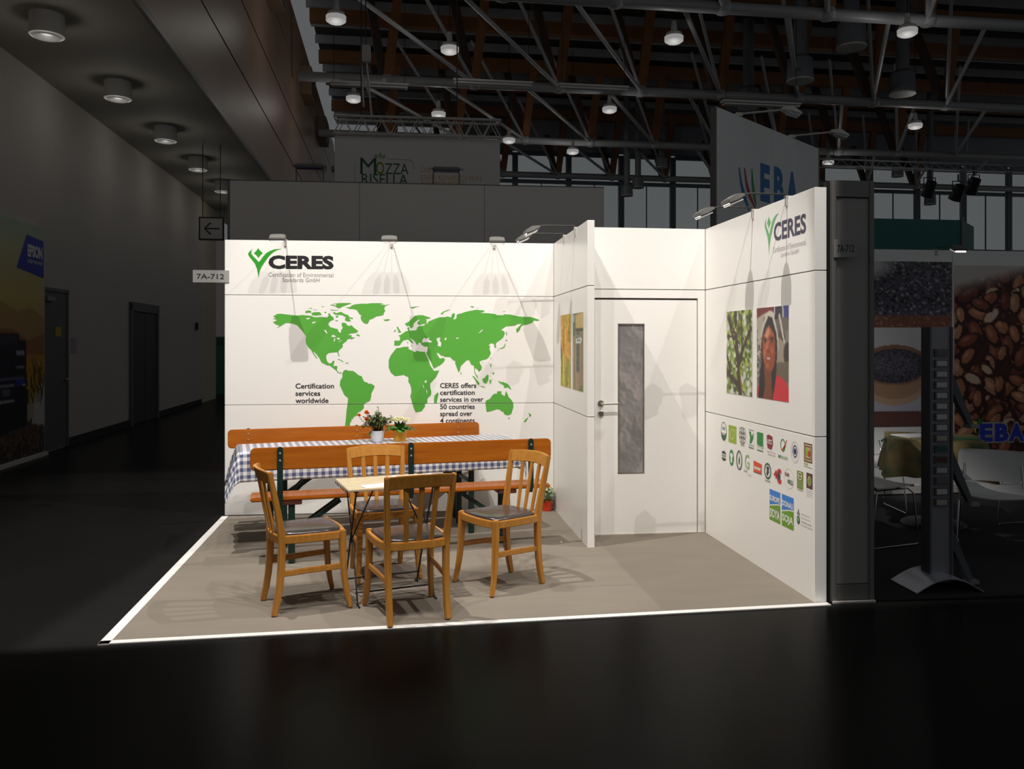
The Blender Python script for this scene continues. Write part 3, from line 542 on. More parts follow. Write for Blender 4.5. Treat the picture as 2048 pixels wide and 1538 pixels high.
# carpet with white edging tape
cp = tag(empty('carpet', (0, 0, 0)), 'grey needle-felt carpet of the bright stand with white taped edges', 'carpet')
c0, c1, c2, c3 = (-2.943, -3.164), (1.146, -3.022), (1.146, -0.05), (-3.02, 0.02)
MB().prism([c0, c1, c2, c3], 0.0004, 0.006).build('pile', CARPET, cp)
def strip(a, b, w0, inward):
    a = Vector((*a, 0)); b = Vector((*b, 0)); n = Vector((*inward, 0))
    return MB().prism([(a.x, a.y), (b.x, b.y), (b.x + n.x * w0, b.y + n.y * w0), (a.x + n.x * w0, a.y + n.y * w0)], 0.0005, 0.0072)
strip(c0, c1, 0.048, (0, 1)).build('edge_tape', TAPE, cp)
strip(c3, c0, 0.055, (1, 0)).build('edge_tape', TAPE, cp)
# small pale crumb on the carpet
cr = MB().lathe([(0.002, 0), (0.007, 0.002), (0.006, 0.008), (0.002, 0.011)], 8).build('paper_crumb', TAPE); cr.location = (-0.001, -1.32, 0.0062); cr.location.x = -0.17
tag(cr, 'tiny white paper crumb lying on the grey carpet near the inner wall', 'litter')

# ------------------------------------------------------------------ prints on the walls
def mm(p): return [(x / 1000, z / 1000) for x, z in p]
wm = empty('world_map', (0, 0, 0), label='green world map printed across the white back wall', cat='map')
def clip_gap(mb):
    """split the outline where it crosses the panel joint, so nothing bridges the recess"""
    b = bmesh.new(); me = bpy.data.meshes.new('tmp'); me.from_pydata(mb.v, [], mb.f); b.from_mesh(me); bpy.data.meshes.remove(me)
    for z in (1.0 - GAP, 1.0 + GAP):
        bmesh.ops.bisect_plane(b, geom=b.verts[:] + b.edges[:] + b.faces[:], plane_co=(0, z, 0), plane_no=(0, 1, 0))
    bmesh.ops.delete(b, geom=[f for f in b.faces if abs(f.calc_center_median().y - 1.0) < GAP], context='FACES')
    out = MB(); b.verts.index_update(); out.v = [tuple(BACK @ v.co) for v in b.verts]; out.f = [tuple(v.index for v in f.verts) for f in b.faces]; b.free(); return out
for key, loops in LAND.items():
    clip_gap(MB().flat(mm(loops[0]), [mm(h) for h in loops[1:]], 0.001)).build('continent', GREENINK, wm, fix=False)
for q in ISLANDS: clip_gap(MB().flat(mm(q), (), 0.001)).build('island', GREENINK, wm, fix=False)
# company logo, back wall
lg = empty('company_logo', (0, 0, 0), label='black capitals CERES with a bright green leaf figure on the back wall', cat='logo')
MB().flat(mm(LEAF[0]), (), 0.001, BACK).flat(mm(LEAF[1]), (), 0.001, BACK).build('leaf_figure', LOGOGREEN, lg, fix=False)
lettering('CERES', BACK, 0.377, 0.963, 2.239, 2.364, BLACK, lg, bold=0.05)
lettering('Certification of Environmental', BACK, 0.379, 0.96, 2.168, 2.207, GREYINK, lg)
lettering('Standards GmbH', BACK, 0.503, 0.836, 2.121, 2.159, GREYINK, lg)
ws = empty('wall_slogan', (0, 0, 0), label='three-line black lettering Certification services worldwide left of the plants', cat='lettering')
CAPH = 0.047
def line(txt, x0, x1, base, par, m=BLACK):
    vs, fs = text_mesh(txt, 0.02); xs = [v[0] for v in vs]; sx = (x1 - x0) / (max(xs) - min(xs)); capref = 0.73
    sy = CAPH / capref
    MB().add([(x0 + (v[0] - min(xs)) * sx, base + v[1] * sy, 0.0012) for v in vs], fs, BACK).build('lettering', m, par, fix=False)
line('Certification', 0.619, 0.966, 1.148, ws); line('services', 0.619, 0.842, 1.081, ws); line('worldwide', 0.619, 0.916, 1.015, ws)
wc = empty('wall_slogan', (0, 0, 0), label='six-line black lettering CERES offers certification services, below Asia', cat='lettering')
for txt, x1, z in (('CERES offers', 2.272, 1.146), ('certification', 2.258, 1.081), ('services in over', 2.339, 1.017), ('50 countries', 2.258, 0.950), ('spread over', 2.235, 0.885), ('4 continents', 2.258, 0.820)):
    line(txt, 1.936, x1, z, wc)
# company logo, right wall
lr = empty('company_logo', (0, 0, 0), label='greyish capitals CERES with a pale green leaf figure on the right wall', cat='logo')
def leafmap(q):
    xs = [p[0] for p in LEAF[0]]; ys = [p[1] for p in LEAF[0]]
    return [(2.262 + (x - min(xs)) / (max(xs) - min(xs)) * 0.222, 2.157 + (y - min(ys)) / (max(ys) - min(ys)) * 0.262) for x, y in q]
MB().flat(leafmap(LEAF[0]), (), 0.001, RIGHT).flat(leafmap(LEAF[1]), (), 0.001, RIGHT).build('leaf_figure', PALEGREEN, lr, fix=False)
lettering('CERES', RIGHT, 2.406, 2.858, 2.239, 2.362, VIOLETINK, lr, bold=0.03)
lettering('Certification of Environmental', RIGHT, 2.392, 2.855, 2.166, 2.204, PALEINK, lr)
lettering('Systems GmbH', RIGHT, 2.508, 2.762, 2.118, 2.155, PALEINK, lr)
# ---- photo prints
rnd = random.Random(4)
c = Canvas(40, 84, (196, 150, 20))
for i in range(26):
    x = rnd.uniform(-.1, 1.0); y = rnd.uniform(0, .55); L = rnd.uniform(.25, .5)
    col = rnd.choice([(238, 178, 22), (228, 158, 10), (246, 198, 40), (214, 142, 8)])
    c.line((x, y), (x + rnd.uniform(-.02, .12), y + L), .13, col); c.line((x + .07, y), (x + .12, y + L), .03, (150, 92, 6))
for i in range(20):
    x = rnd.uniform(-.1, 1.0); y = rnd.uniform(.55, .8); L = rnd.uniform(.2, .4)
    col = rnd.choice([(214, 192, 14), (184, 176, 16), (232, 206, 30), (150, 150, 20)])
    c.line((x, y), (x - rnd.uniform(-.02, .14), y + L), .12, col); c.line((x + .07, y), (x, y + L), .025, (96, 84, 10))
c.poly([(0, .36), (.16, .5), (.1, .66), (0, .6)], (88, 84, 30)); c.speck(40, .02, [(110, 70, 10), (80, 60, 10)], seed=5)
def photo(cv, F, x0, x1, z0, z1, lab):
    t = empty('photo_print', (0, 0, 0), label=lab, cat='photo print')
    sh = MB().box(x0, x1, z0, z1, 0.0003, 0.002, F).build('sheet', TAPE, t); cv.blur(1)
    cv.mesh('picture', F, x0, x1, z0, z1, sh, h=0.0026); return t
photo(c, SIDE, 0.38, 0.845, 1.183, 1.81, 'photo print of yellow pods on the inner wall, farther from its front edge')
c = Canvas(40, 84, (150, 128, 98))
for i in range(9): c.line((.12 + i * .105, .2), (.1 + i * .11, 1.0), .055, rnd.choice([(168, 140, 110), (186, 158, 130), (140, 112, 84), (176, 138, 122)]))
c.rect(0, 0, .28, .3, (96, 104, 84)); c.rect(.02, .02, .2, .12, (170, 180, 176)); c.poly([(.28, .04), (1, 0), (1, .2), (.34, .2)], (206, 172, 112))
c.rect(.3, .2, 1, .235, (70, 60, 46)); c.rect(.36, .24, .64, .76, (92, 92, 86)); c.rect(.42, .28, .58, .32, (150, 150, 146))
c.poly([(.3, .335), (.86, .32), (.86, .385), (.34, .4)], (226, 228, 230)); c.rect(.4, .35, .76, .37, (120, 124, 128))
for y in (.44, .52, .62, .7): c.rect(.44, y, .56, y + .03, (56, 60, 60))
c.poly([(0, .82), (.12, .84), (.1, 1), (0, 1)], (150, 160, 60)); c.poly([(.7, .94), (1, .9), (1, 1), (.6, 1)], (110, 116, 50)); c.speck(90, .015, [(120, 96, 70), (190, 166, 140), (100, 110, 60)], seed=8)
photo(c, SIDE, 0.931, 1.35, 1.182, 1.806, 'photo print of a wooden wall with a white sign, nearer the door, on inner wall')
c = Canvas(60, 84, (150, 160, 96))
c.speck(260, .05, [(196, 204, 190), (120, 140, 50), (168, 186, 70), (88, 104, 40), (206, 210, 206), (70, 80, 36)], seed=11)
for p0, p1, w_ in (((.55, 1.0), (.44, .62), .13), ((.44, .62), (.36, .0), .1), ((.46, .66), (.66, .44), .1), ((.66, .44), (.95, .22), .07), ((.62, .46), (.58, .0), .045), ((.4, .5), (.1, .1), .07), ((.36, .32), (.05, .3), .04), ((.02, .72), (.4, .86), .1), ((0, .5), (.2, .76), .06), ((.9, .0), (.92, .4), .03), ((.48, .3), (.5, .0), .03)):
    c.line(p0, p1, w_, (62, 46, 30))
c.line((.5, .7), (.6, 1), .05, (112, 84, 50)); c.line((.42, .6), (.38, .2), .025, (104, 80, 52))
c.speck(120, .026, [(140, 168, 44), (100, 128, 40), (176, 200, 80), (60, 74, 34), (214, 220, 208), (52, 60, 30)], seed=12)
for p0, p1, w_ in (((.58, 1.0), (.47, .62), .12), ((.50, .64), (.66, .44), .10), ((.66, .44), (.95, .24), .06), ((.46, .62), (.38, .3), .09), ((.38, .3), (.1, .08), .05), ((.62, .46), (.60, .1), .04), ((.02, .74), (.38, .86), .09), ((.0, .52), (.16, .7), .06)): c.line(p0, p1, w_, (66, 48, 34))
c.line((.62, 1.0), (.52, .68), .04, (120, 94, 60))
photo(c, RIGHT, 1.582, 2.058, 1.182, 1.803, 'photo print of a leafy tree crown on the right wall')
c = Canvas(66, 88, (132, 122, 112))
c.rect(0, 0, .55, .12, (120, 44, 44)); c.rect(.55, 0, .8, .16, (50, 46, 56)); c.rect(.82, 0, 1, .17, (60, 64, 128)); c.line((.58, 0), (.56, .16), .03, (214, 210, 206)); c.line((.82, 0), (.85, .2), .03, (206, 204, 200))
c.poly([(0, .12), (.3, .06), (.2, .5), (0, .55)], (176, 166, 150)); c.ell(.8, .2, .24, .08, (110, 100, 92)); c.ell(.78, .35, .12, .1, (84, 78, 74)); c.ell(.84, .34, .05, .06, (40, 36, 38))
c.line((.72, .1), (.98, .6), .05, (206, 196, 182)); c.poly([(.62, .3), (.9, .4), (.86, .72), (.6, .66)], (160, 146, 128)); c.ell(.95, .5, .1, .12, (62, 54, 50)); c.poly([(.6, .6), (1, .58), (1, .8), (.6, .78)], (108, 96, 78))
c.speck(70, .02, [(60, 56, 54), (198, 190, 178), (96, 84, 74)], (0, .25, .16, .8), 21)
c.poly([(.08, 1), (.0, .98), (0, .9), (.1, .84), (.2, .82)], (196, 46, 58)); c.poly([(.5, 1), (.58, .75), (.72, .73), (.92, .8), (1, .88), (1, 1)], (206, 44, 58))
c.poly([(.15, .42), (.24, .12), (.38, .055), (.52, .07), (.62, .2), (.66, .45), (.62, .75), (.56, .9), (.5, 1), (.06, 1), (.08, .8), (.16, .6)], (38, 34, 36))   # hood and braids
c.poly([(.14, .3), (.3, .07), (.42, .04), (.54, .06), (.68, .3), (.7, .5), (.64, .3), (.5, .12), (.38, .1), (.24, .22), (.16, .34)], (208, 198, 188))
c.poly([(.24, .64), (.48, .7), (.5, .98), (.44, 1), (.2, 1), (.28, .86)], (122, 66, 42))                       # neck
c.ell(.39, .43, .2, .255, (164, 84, 52)); c.poly([(.2, .26), (.38, .14), (.56, .22), (.58, .3), (.4, .2), (.24, .3)], (44, 42, 46))
c.ell(.44, .5, .16, .2, (152, 74, 44)); c.ell(.37, .27, .09, .06, (206, 138, 100), soft=.9); c.ell(.33, .43, .045, .08, (192, 116, 76), soft=.9); c.ell(.5, .47, .05, .05, (178, 98, 62), soft=.9)
for ex in (.28, .49): c.ell(ex, .365, .055, .02, (70, 34, 24)); c.ell(ex, .368, .032, .010, (206, 190, 180)); c.ell(ex, .368, .017, .012, (24, 16, 16)); c.line((ex - .06, .335), (ex + .06, .33), .016, (48, 26, 22))
c.line((.38, .37), (.36, .47), .022, (196, 118, 82)); c.ell(.37, .475, .055, .02, (128, 58, 36))
c.ell(.385, .56, .082, .028, (140, 62, 60)); c.ell(.385, .558, .06, .011, (214, 190, 182)); c.ell(.33, .31, .07, .04, (214, 150, 112), soft=.9); c.ell(.27, .5, .05, .06, (190, 112, 76), soft=.9); c.ell(.36, .635, .05, .02, (190, 112, 82), soft=.9)
photo(c, RIGHT, 2.138, 2.627, 1.184, 1.806, 'photo print of a smiling woman in hood and red top, right wall')
# ---- certification marks on the right wall
def logo(lab, y0, y1, z0, z1): return empty('certification_mark', (0, 0, 0), label=lab, cat='logo', group='certification marks on the right wall')
def ink(n, rgb): return mat('ink_' + n, lin(rgb), rough=0.5)
def ring(mb, cx, cy, rx, ry, t, n=28, h=0.001, F=RIGHT):
    vs = []
    for k in range(n):
        a = 2 * math.pi * k / n
        vs += [(cx + rx * math.cos(a), cy + ry * math.sin(a), h), (cx + (rx - t) * math.cos(a), cy + (ry - t) * math.sin(a), h)]
    return mb.add(vs, [(2 * k, (2 * k + 2) % (2 * n), (2 * k + 3) % (2 * n), 2 * k + 1) for k in range(n)], F)
def disc(cx, cy, rx, ry, h=0.001, a0=0, a1=360, n=28):
    pts = [(cx + rx * math.cos(R(a0 + (a1 - a0) * k / n)), cy + ry * math.sin(R(a0 + (a1 - a0) * k / n))) for k in range(n + (0 if a1 - a0 == 360 else 1))]
    return MB().flat(pts, (), h, RIGHT)
def quad(x0, x1, z0, z1, h=0.001): return MB().flat([(x0, z0), (x1, z0), (x1, z1), (x0, z1)], (), h, RIGHT)
def lt(txt, x0, x1, z0, z1, m, par, bold=0.02, h=0.0022): lettering(txt, RIGHT, x0, x1, z0, z1, m, par, bold, h)
DG = ink('dark_green', (40, 92, 60)); MG = ink('mid_green', (40, 134, 62)); LG = ink('lime', (150, 178, 28)); RD = ink('red', (196, 40, 30)); OR = ink('orange_red', (222, 74, 28))
MA = ink('maroon', (140, 40, 52)); NV = ink('navy', (32, 32, 96)); BR = ink('brown', (92, 54, 46)); OL = ink('olive', (118, 132, 32)); WH = ink('white', (240, 238, 234)); BLU = ink('sky_blue', (52, 130, 214)); SG = ink('soy_green', (104, 156, 34)); DK = ink('charcoal', (52, 48, 56)); PG = ink('pale_green', (150, 190, 130)); TN = ink('tan', (196, 170, 130))
q = logo('oval green and white organic seal, first mark of the upper row', 0, 0, 0, 0)
disc(1.519, .88, .056, .072).build('ground', WH, q, fix=False); disc(1.519, .88, .056, .072, .0016, 190, 350).build('lower_half', DG, q, fix=False); ring(MB(), 1.519, .88, .057, .073, .006, h=.002).build('rim', DG, q, fix=False); lt('USDA', 1.49, 1.548, .892, .915, DG, q); lt('ORGANIC', 1.482, 1.556, .852, .872, WH, q)
q = logo('lime square with a leaf made of white stars, second mark of the upper row', 0, 0, 0, 0)
quad(1.616, 1.768, .809, .941).build('ground', LG, q, fix=False); st = MB()
for k in range(12):
    a = 2 * math.pi * k / 12; cx_, cz_ = 1.692 + .048 * math.cos(a) * (1 + .25 * math.sin(a)), .875 + .034 * math.sin(a) + .01 * math.cos(a)
    st.flat([(cx_ + (.008 if j % 2 == 0 else .0035) * math.sin(j * math.pi / 5), cz_ + (.008 if j % 2 == 0 else .0035) * math.cos(j * math.pi / 5)) for j in range(10)], (), .0018, RIGHT)
st.build('stars', WH, q, fix=False)
q = logo('scalloped black outline seal with CERES beneath, third of the upper row', 0, 0, 0, 0)
b_ = MB()
for dx, dz in ((-.03, .03), (0, .036), (.03, .03), (-.036, 0), (.036, 0), (-.03, -.03), (0, -.036), (.03, -.03)): ring(b_, 1.878 + dx, .888 + dz, .026, .026, .005, 18)
b_.build('outline', BLACK, q, fix=False); lt('CERES', 1.845, 1.915, .812, .83, GREYINK, q)
q = logo('green strip mark with a white leaf curl, fourth of the upper row', 0, 0, 0, 0)
quad(1.994, 2.086, .838, .94).build('ground', WH, q, fix=False); MB().flat([(2.0, .93), (2.03, .935), (2.05, .9), (2.078, .93), (2.076, .89), (2.045, .85), (2.01, .845), (2.02, .89)], (), .0018, RIGHT).build('leaf', MG, q, fix=False)
MB().flat([(1.996, .941), (2.084, .941), (2.084, .946), (1.996, .946)], (), .0012, RIGHT).flat([(1.996, .834), (2.084, .834), (2.084, .838), (1.996, .838)], (), .0012, RIGHT).build('bars', MG, q, fix=False); lt('Naturland', 1.996, 2.084, .812, .828, DG, q)
q = logo('solid green square with white grass edge, fifth of the upper row', 0, 0, 0, 0)
quad(2.136, 2.238, .835, .943).build('ground', MG, q, fix=False); quad(2.136, 2.238, .812, .82).build('base_bar', MG, q, fix=False); lt('Bioland', 2.142, 2.232, .828, .856, WH, q, 0.03)
q = logo('maroon shield UTZ mark, sixth of the upper row', 0, 0, 0, 0)
MB().flat([(2.295, .935), (2.33, .945), (2.385, .935), (2.392, .88), (2.37, .845), (2.31, .85), (2.298, .88)], (), .001, RIGHT).build('shield', MA, q, fix=False); lt('UTZ', 2.308, 2.378, .882, .912, WH, q, .03); lt('Better farming', 2.31, 2.43, .823, .834, MA, q, 0); lt('Better future', 2.32, 2.43, .806, .817, MA, q, 0)
q = logo('orange and green open ring mark with BIO lettering, seventh of the upper row', 0, 0, 0, 0)
vs_ = MB(); ring(vs_, 2.54, .898, .036, .042, .009); vs_.build('ring', MG, q, fix=False); MB().flat([(2.55, .87), (2.6, .935), (2.595, .94), (2.545, .88)], (), .0016, RIGHT).flat([(2.53, .86), (2.585, .9), (2.58, .91), (2.525, .868)], (), .0016, RIGHT).build('spikes', OR, q, fix=False); lt('BIO', 2.475, 2.53, .81, .83, MG, q); lt('SUISSE', 2.535, 2.61, .81, .83, PG, q)
q = logo('round navy target seal with a pale rim, eighth of the upper row', 0, 0, 0, 0)
b_ = MB(); ring(b_, 2.711, .875, .057, .07, .002); ring(b_, 2.711, .875, .05, .062, .002); b_.build('pale_rim', PALEINK, q, fix=False); b_ = MB(); ring(b_, 2.711, .88, .031, .04, .008, h=.0014); b_.build('ring', NV, q, fix=False); disc(2.711, .88, .016, .02, .0014).build('core', NV, q, fix=False)
q = logo('square brown and maroon framed mark, ninth and last of the upper row', 0, 0, 0, 0)
quad(2.831, 2.935, .836, .952).build('ground', TN, q, fix=False); b_ = MB()
for a, b2, t_ in ((.0, .0, .007), (.016, .018, .006)):
    x0, x1, z0, z1 = 2.831 + a, 2.935 - a, .836 + b2, .952 - b2
    for r_ in ((x0, x1, z0, z0 + t_), (x0, x1, z1 - t_, z1), (x0, x0 + t_, z0, z1), (x1 - t_, x1, z0, z1)): b_.flat([(r_[0], r_[2]), (r_[1], r_[2]), (r_[1], r_[3]), (r_[0], r_[3])], (), .0016, RIGHT)
b_.build('frames', BR, q, fix=False); disc(2.87, .897, .016, .022, .002).build('yellow_leaf', LG, q, fix=False); disc(2.898, .89, .014, .02, .002).build('red_leaf', RD, q, fix=False); lt('FAIR', 2.834, 2.885, .815, .83, LG, q); quad(2.831, 2.935, .804, .807).build('underline', OL, q, fix=False)
q = logo('small dark disc crossed by a white lettered band, first of the second row', 0, 0, 0, 0)
disc(1.521, .69, .05, .039).build('ground', DK, q, fix=False); quad(1.468, 1.575, .675, .706, .0014).build('band', WH, q, fix=False); lt('NOP', 1.482, 1.562, .679, .702, DG, q, .03)
q = logo('green ring with a white shirt shape, second of the second row', 0, 0, 0, 0)
disc(1.674, .697, .045, .062).build('ground', MG, q, fix=False); MB().flat([(1.645, .72), (1.66, .735), (1.674, .728), (1.688, .735), (1.704, .72), (1.697, .7), (1.69, .705), (1.69, .66), (1.658, .66), (1.658, .705), (1.651, .7)], (), .0018, RIGHT).build('shirt', WH, q, fix=False)
q = logo('dark double ring seal with a green drop inside, third of the second row', 0, 0, 0, 0)
b_ = MB(); ring(b_, 1.821, .698, .057, .073, .01); b_.build('outer_ring', DK, q, fix=False); b_ = MB(); ring(b_, 1.821, .698, .043, .058, .004, h=.0013); b_.build('inner_ring', MG, q, fix=False); MB().flat([(1.821, .735), (1.834, .7), (1.83, .672), (1.821, .665), (1.812, .672), (1.808, .7)], (), .0015, RIGHT).build('drop', DG, q, fix=False)
q = logo('pale green letter G mark, fourth of the second row', 0, 0, 0, 0)
lt('G', 1.928, 2.005, .655, .762, PG, q, .01); lt('GLOBAL', 1.912, 1.975, .63, .643, MG, q); lt('G.A.P.', 1.98, 2.04, .614, .627, PALEINK, q)
q = logo('orange red slanted label reading demeter, fifth of the second row', 0, 0, 0, 0)
MB().flat([(2.077, .655), (2.216, .66), (2.216, .725), (2.077, .735)], (), .001, RIGHT).build('ground', OR, q, fix=False); lt('demeter', 2.088, 2.206, .676, .706, WH, q, .03); quad(2.077, 2.216, .652, .657, .0014).build('base_line', DK, q, fix=False)
q = logo('grey green seal with a frog silhouette, sixth of the second row', 0, 0, 0, 0)
b_ = MB(); ring(b_, 2.31, .694, .055, .056, .014); b_.build('ring', DG, q, fix=False); MB().flat([(2.29, .67), (2.3, .7), (2.29, .715), (2.31, .73), (2.335, .72), (2.325, .7), (2.34, .68), (2.32, .685), (2.315, .66)], (), .0016, RIGHT).build('frog', DK, q, fix=False); lt('ALLIANCE', 2.268, 2.352, .622, .634, DG, q)
q = logo('red 4C mark with a dark bean, seventh of the second row', 0, 0, 0, 0)
lt('4', 2.407, 2.455, .665, .722, RD, q, .04); lt('C', 2.45, 2.519, .638, .738, RD, q, .04); disc(2.487, .687, .017, .027, .002).build('bean', DK, q, fix=False)
q = logo('thin circle with the words FAIR WILD, eighth of the second row', 0, 0, 0, 0)
b_ = MB(); ring(b_, 2.628, .693, .07, .064, .002); b_.build('circle', TN, q, fix=False); lt('FAIR', 2.574, 2.634, .705, .73, MA, q, .02); lt('WILD', 2.606, 2.684, .66, .69, DG, q, .02)
q = logo('tall olive label with a white ring, ninth of the second row', 0, 0, 0, 0)
quad(2.739, 2.82, .655, .766).build('ground', OL, q, fix=False); b_ = MB(); ring(b_, 2.779, .736, .027, .025, .005, h=.0016); b_.flat([(2.753, .733), (2.806, .733), (2.806, .738), (2.753, .738)], (), .0016, RIGHT); b_.build('ring', WH, q, fix=False)
for k in range(4): quad(2.748, 2.812, .698 - k * .011, .702 - k * .011, .0016).build('text_line', PG, q, fix=False)
quad(2.742, 2.818, .645, .649).build('caption', OL, q, fix=False)
q = logo('tall brown label with a green leaf, tenth and last of the second row', 0, 0, 0, 0)
quad(2.862, 2.94, .678, .772).build('ground', BR, q, fix=False); disc(2.901, .725, .024, .03, .0014).build('glow', TN, q, fix=False); MB().flat([(2.885, .72), (2.9, .75), (2.92, .735), (2.91, .705), (2.895, .7)], (), .0018, RIGHT).build('leaf', SG, q, fix=False)
for k in range(4): quad(2.864, 2.938, .664 - k * .012, .667 - k * .012).build('text_line', PALEINK, q, fix=False)
for x0, x1, t1, t2, lab in ((2.340, 2.503, 'EUROPE', 'SOYA', 'blue and green square reading EUROPE SOYA low on the right wall'), (2.525, 2.693, 'DONAU', 'SOJA', 'blue and green square reading DONAU SOJA low on the right wall')):
    q = logo(lab, 0, 0, 0, 0); w_ = x1 - x0
    MB().flat([(x0, .475), (x0 + w_ * .35, .487), (x0 + w_ * .65, .498), (x1, .503), (x1, .58), (x0, .58)], (), .001, RIGHT).build('sky_half', BLU, q, fix=False)
    MB().flat([(x0, .374), (x1, .374), (x1, .494), (x0 + w_ * .65, .489), (x0 + w_ * .35, .478), (x0, .466)], (), .001, RIGHT).build('field_half', SG, q, fix=False)
    lt(t1, x0 + .006, x1 - .006, .506, .543, WH, q, .03); lt(t2, x0 + .01, x1 - .006, .395, .455, WH, q, .03)
q = logo('small green drop emblem with four grey text lines, lowest on the right wall', 0, 0, 0, 0)
MB().flat([(2.757, .53), (2.766, .51), (2.757, .502), (2.749, .51)], (), .001, RIGHT).flat([(2.74, .5), (2.752, .508), (2.754, .49), (2.742, .488)], (), .001, RIGHT).flat([(2.775, .5), (2.762, .508), (2.76, .49), (2.773, .488)], (), .001, RIGHT).build('leaves', DG, q, fix=False)
disc(2.757, .458, .021, .027).build('drop', DG, q, fix=False); disc(2.757, .462, .011, .012, .0015).build('drop_light', PG, q, fix=False)
for k, tx in enumerate(('Donau Soja and', 'Europe Soya for a', 'sustainable and safe', 'European protein')): lt(tx, 2.794, 2.90 + .013 * k, .497 - .0225 * k, .509 - .0225 * k, GREYINK, q, 0, .001)

# ------------------------------------------------------------------ arm floodlights on the wall tops
HOUSE = mat('floodlight_housing', (0.16, 0.155, 0.145), rough=0.45)
FGLOW = mat('floodlight_glow', (.3, .29, .27), ecol=(1.0, 0.95, 0.86), emit=0.35)
CLEAR = mat('clear_plastic_clip', (0.5, 0.48, 0.45), rough=0.25)
def floodlight(loc, rz, lab, arm=0.30, power=FLOOD_W, scale=1.0, lit=True, group='arm floodlights of the bright stand'):
    t = empty('arm_floodlight', loc, rz, lab, 'lamp', group)            # local +y points out of the wall
    k = scale
    MB().box(-.012 * k, .012 * k, -.07 * k, .012 * k, .0, .012 * k).box(-.012 * k, .012 * k, .003, .011 * k, -.055 * k, .0).build('clamp', CLEAR if lit else HOUSE, t, bevel=.002)
    MB().tube([(0, 0, .012 * k), (0, .015 * k, .022 * k), (0, arm * .8, .022 * k), (0, arm, .015 * k)], .006 * k, 8).build('arm', IRON, t)
    Mh = Matrix.Translation((0, arm, .008 * k)) @ Matrix.Rotation(R(-24), 4, 'X')
    MB().bar([(0, -.01 * k, 0), (0, .06 * k, .004 * k), (0, .13 * k, 0)], [.05 * k, .135 * k, .135 * k], [.02 * k, .045 * k, .03 * k], (1, 0, 0), M=Mh).build('housing', HOUSE, t, bevel=.006); hs = t.children[-1]
    MB().box(-.058 * k, .058 * k, .03 * k, .122 * k, -.027 * k, -.021 * k, Mh).build('glass', FGLOW if lit else DULLWHITE, hs)
    if lit:
        l = bpy.data.lights.new('floodlight_bulb', 'AREA'); l.shape = 'RECTANGLE'; l.size = .11; l.size_y = .08; l.energy = power; l.color = (1.0, 0.965, 0.91)
        o = bpy.data.objects.new('floodlight_bulb', l); COL.objects.link(o); o.parent = t
        o.location = (0, arm + .075, -.035); o.rotation_euler = (R(-28), 0, 0)
    return t
for x, q in ((0.529, 'leftmost of three, above the black capitals'), (1.489, 'middle of three, above Greenland'), (2.438, 'rightmost of three, above eastern Russia')):
    p_ = A0 + BD * x; floodlight((p_.x, p_.y, 2.5), math.atan2(BD.y, BD.x) + math.pi, 'arm floodlight on the back wall top, ' + q)
for y, q in ((-.53, 'the one nearer the back wall'), (-1.02, 'the one nearer the door')):
    floodlight((0, y, 2.5), R(90), 'arm floodlight on the inner wall top, ' + q)
for y, q in ((-2.07, 'the one nearer the door'), (-2.60, 'the one nearer the camera')):
    floodlight((RX, y, 2.5), R(90), 'arm floodlight on the right wall top, ' + q)
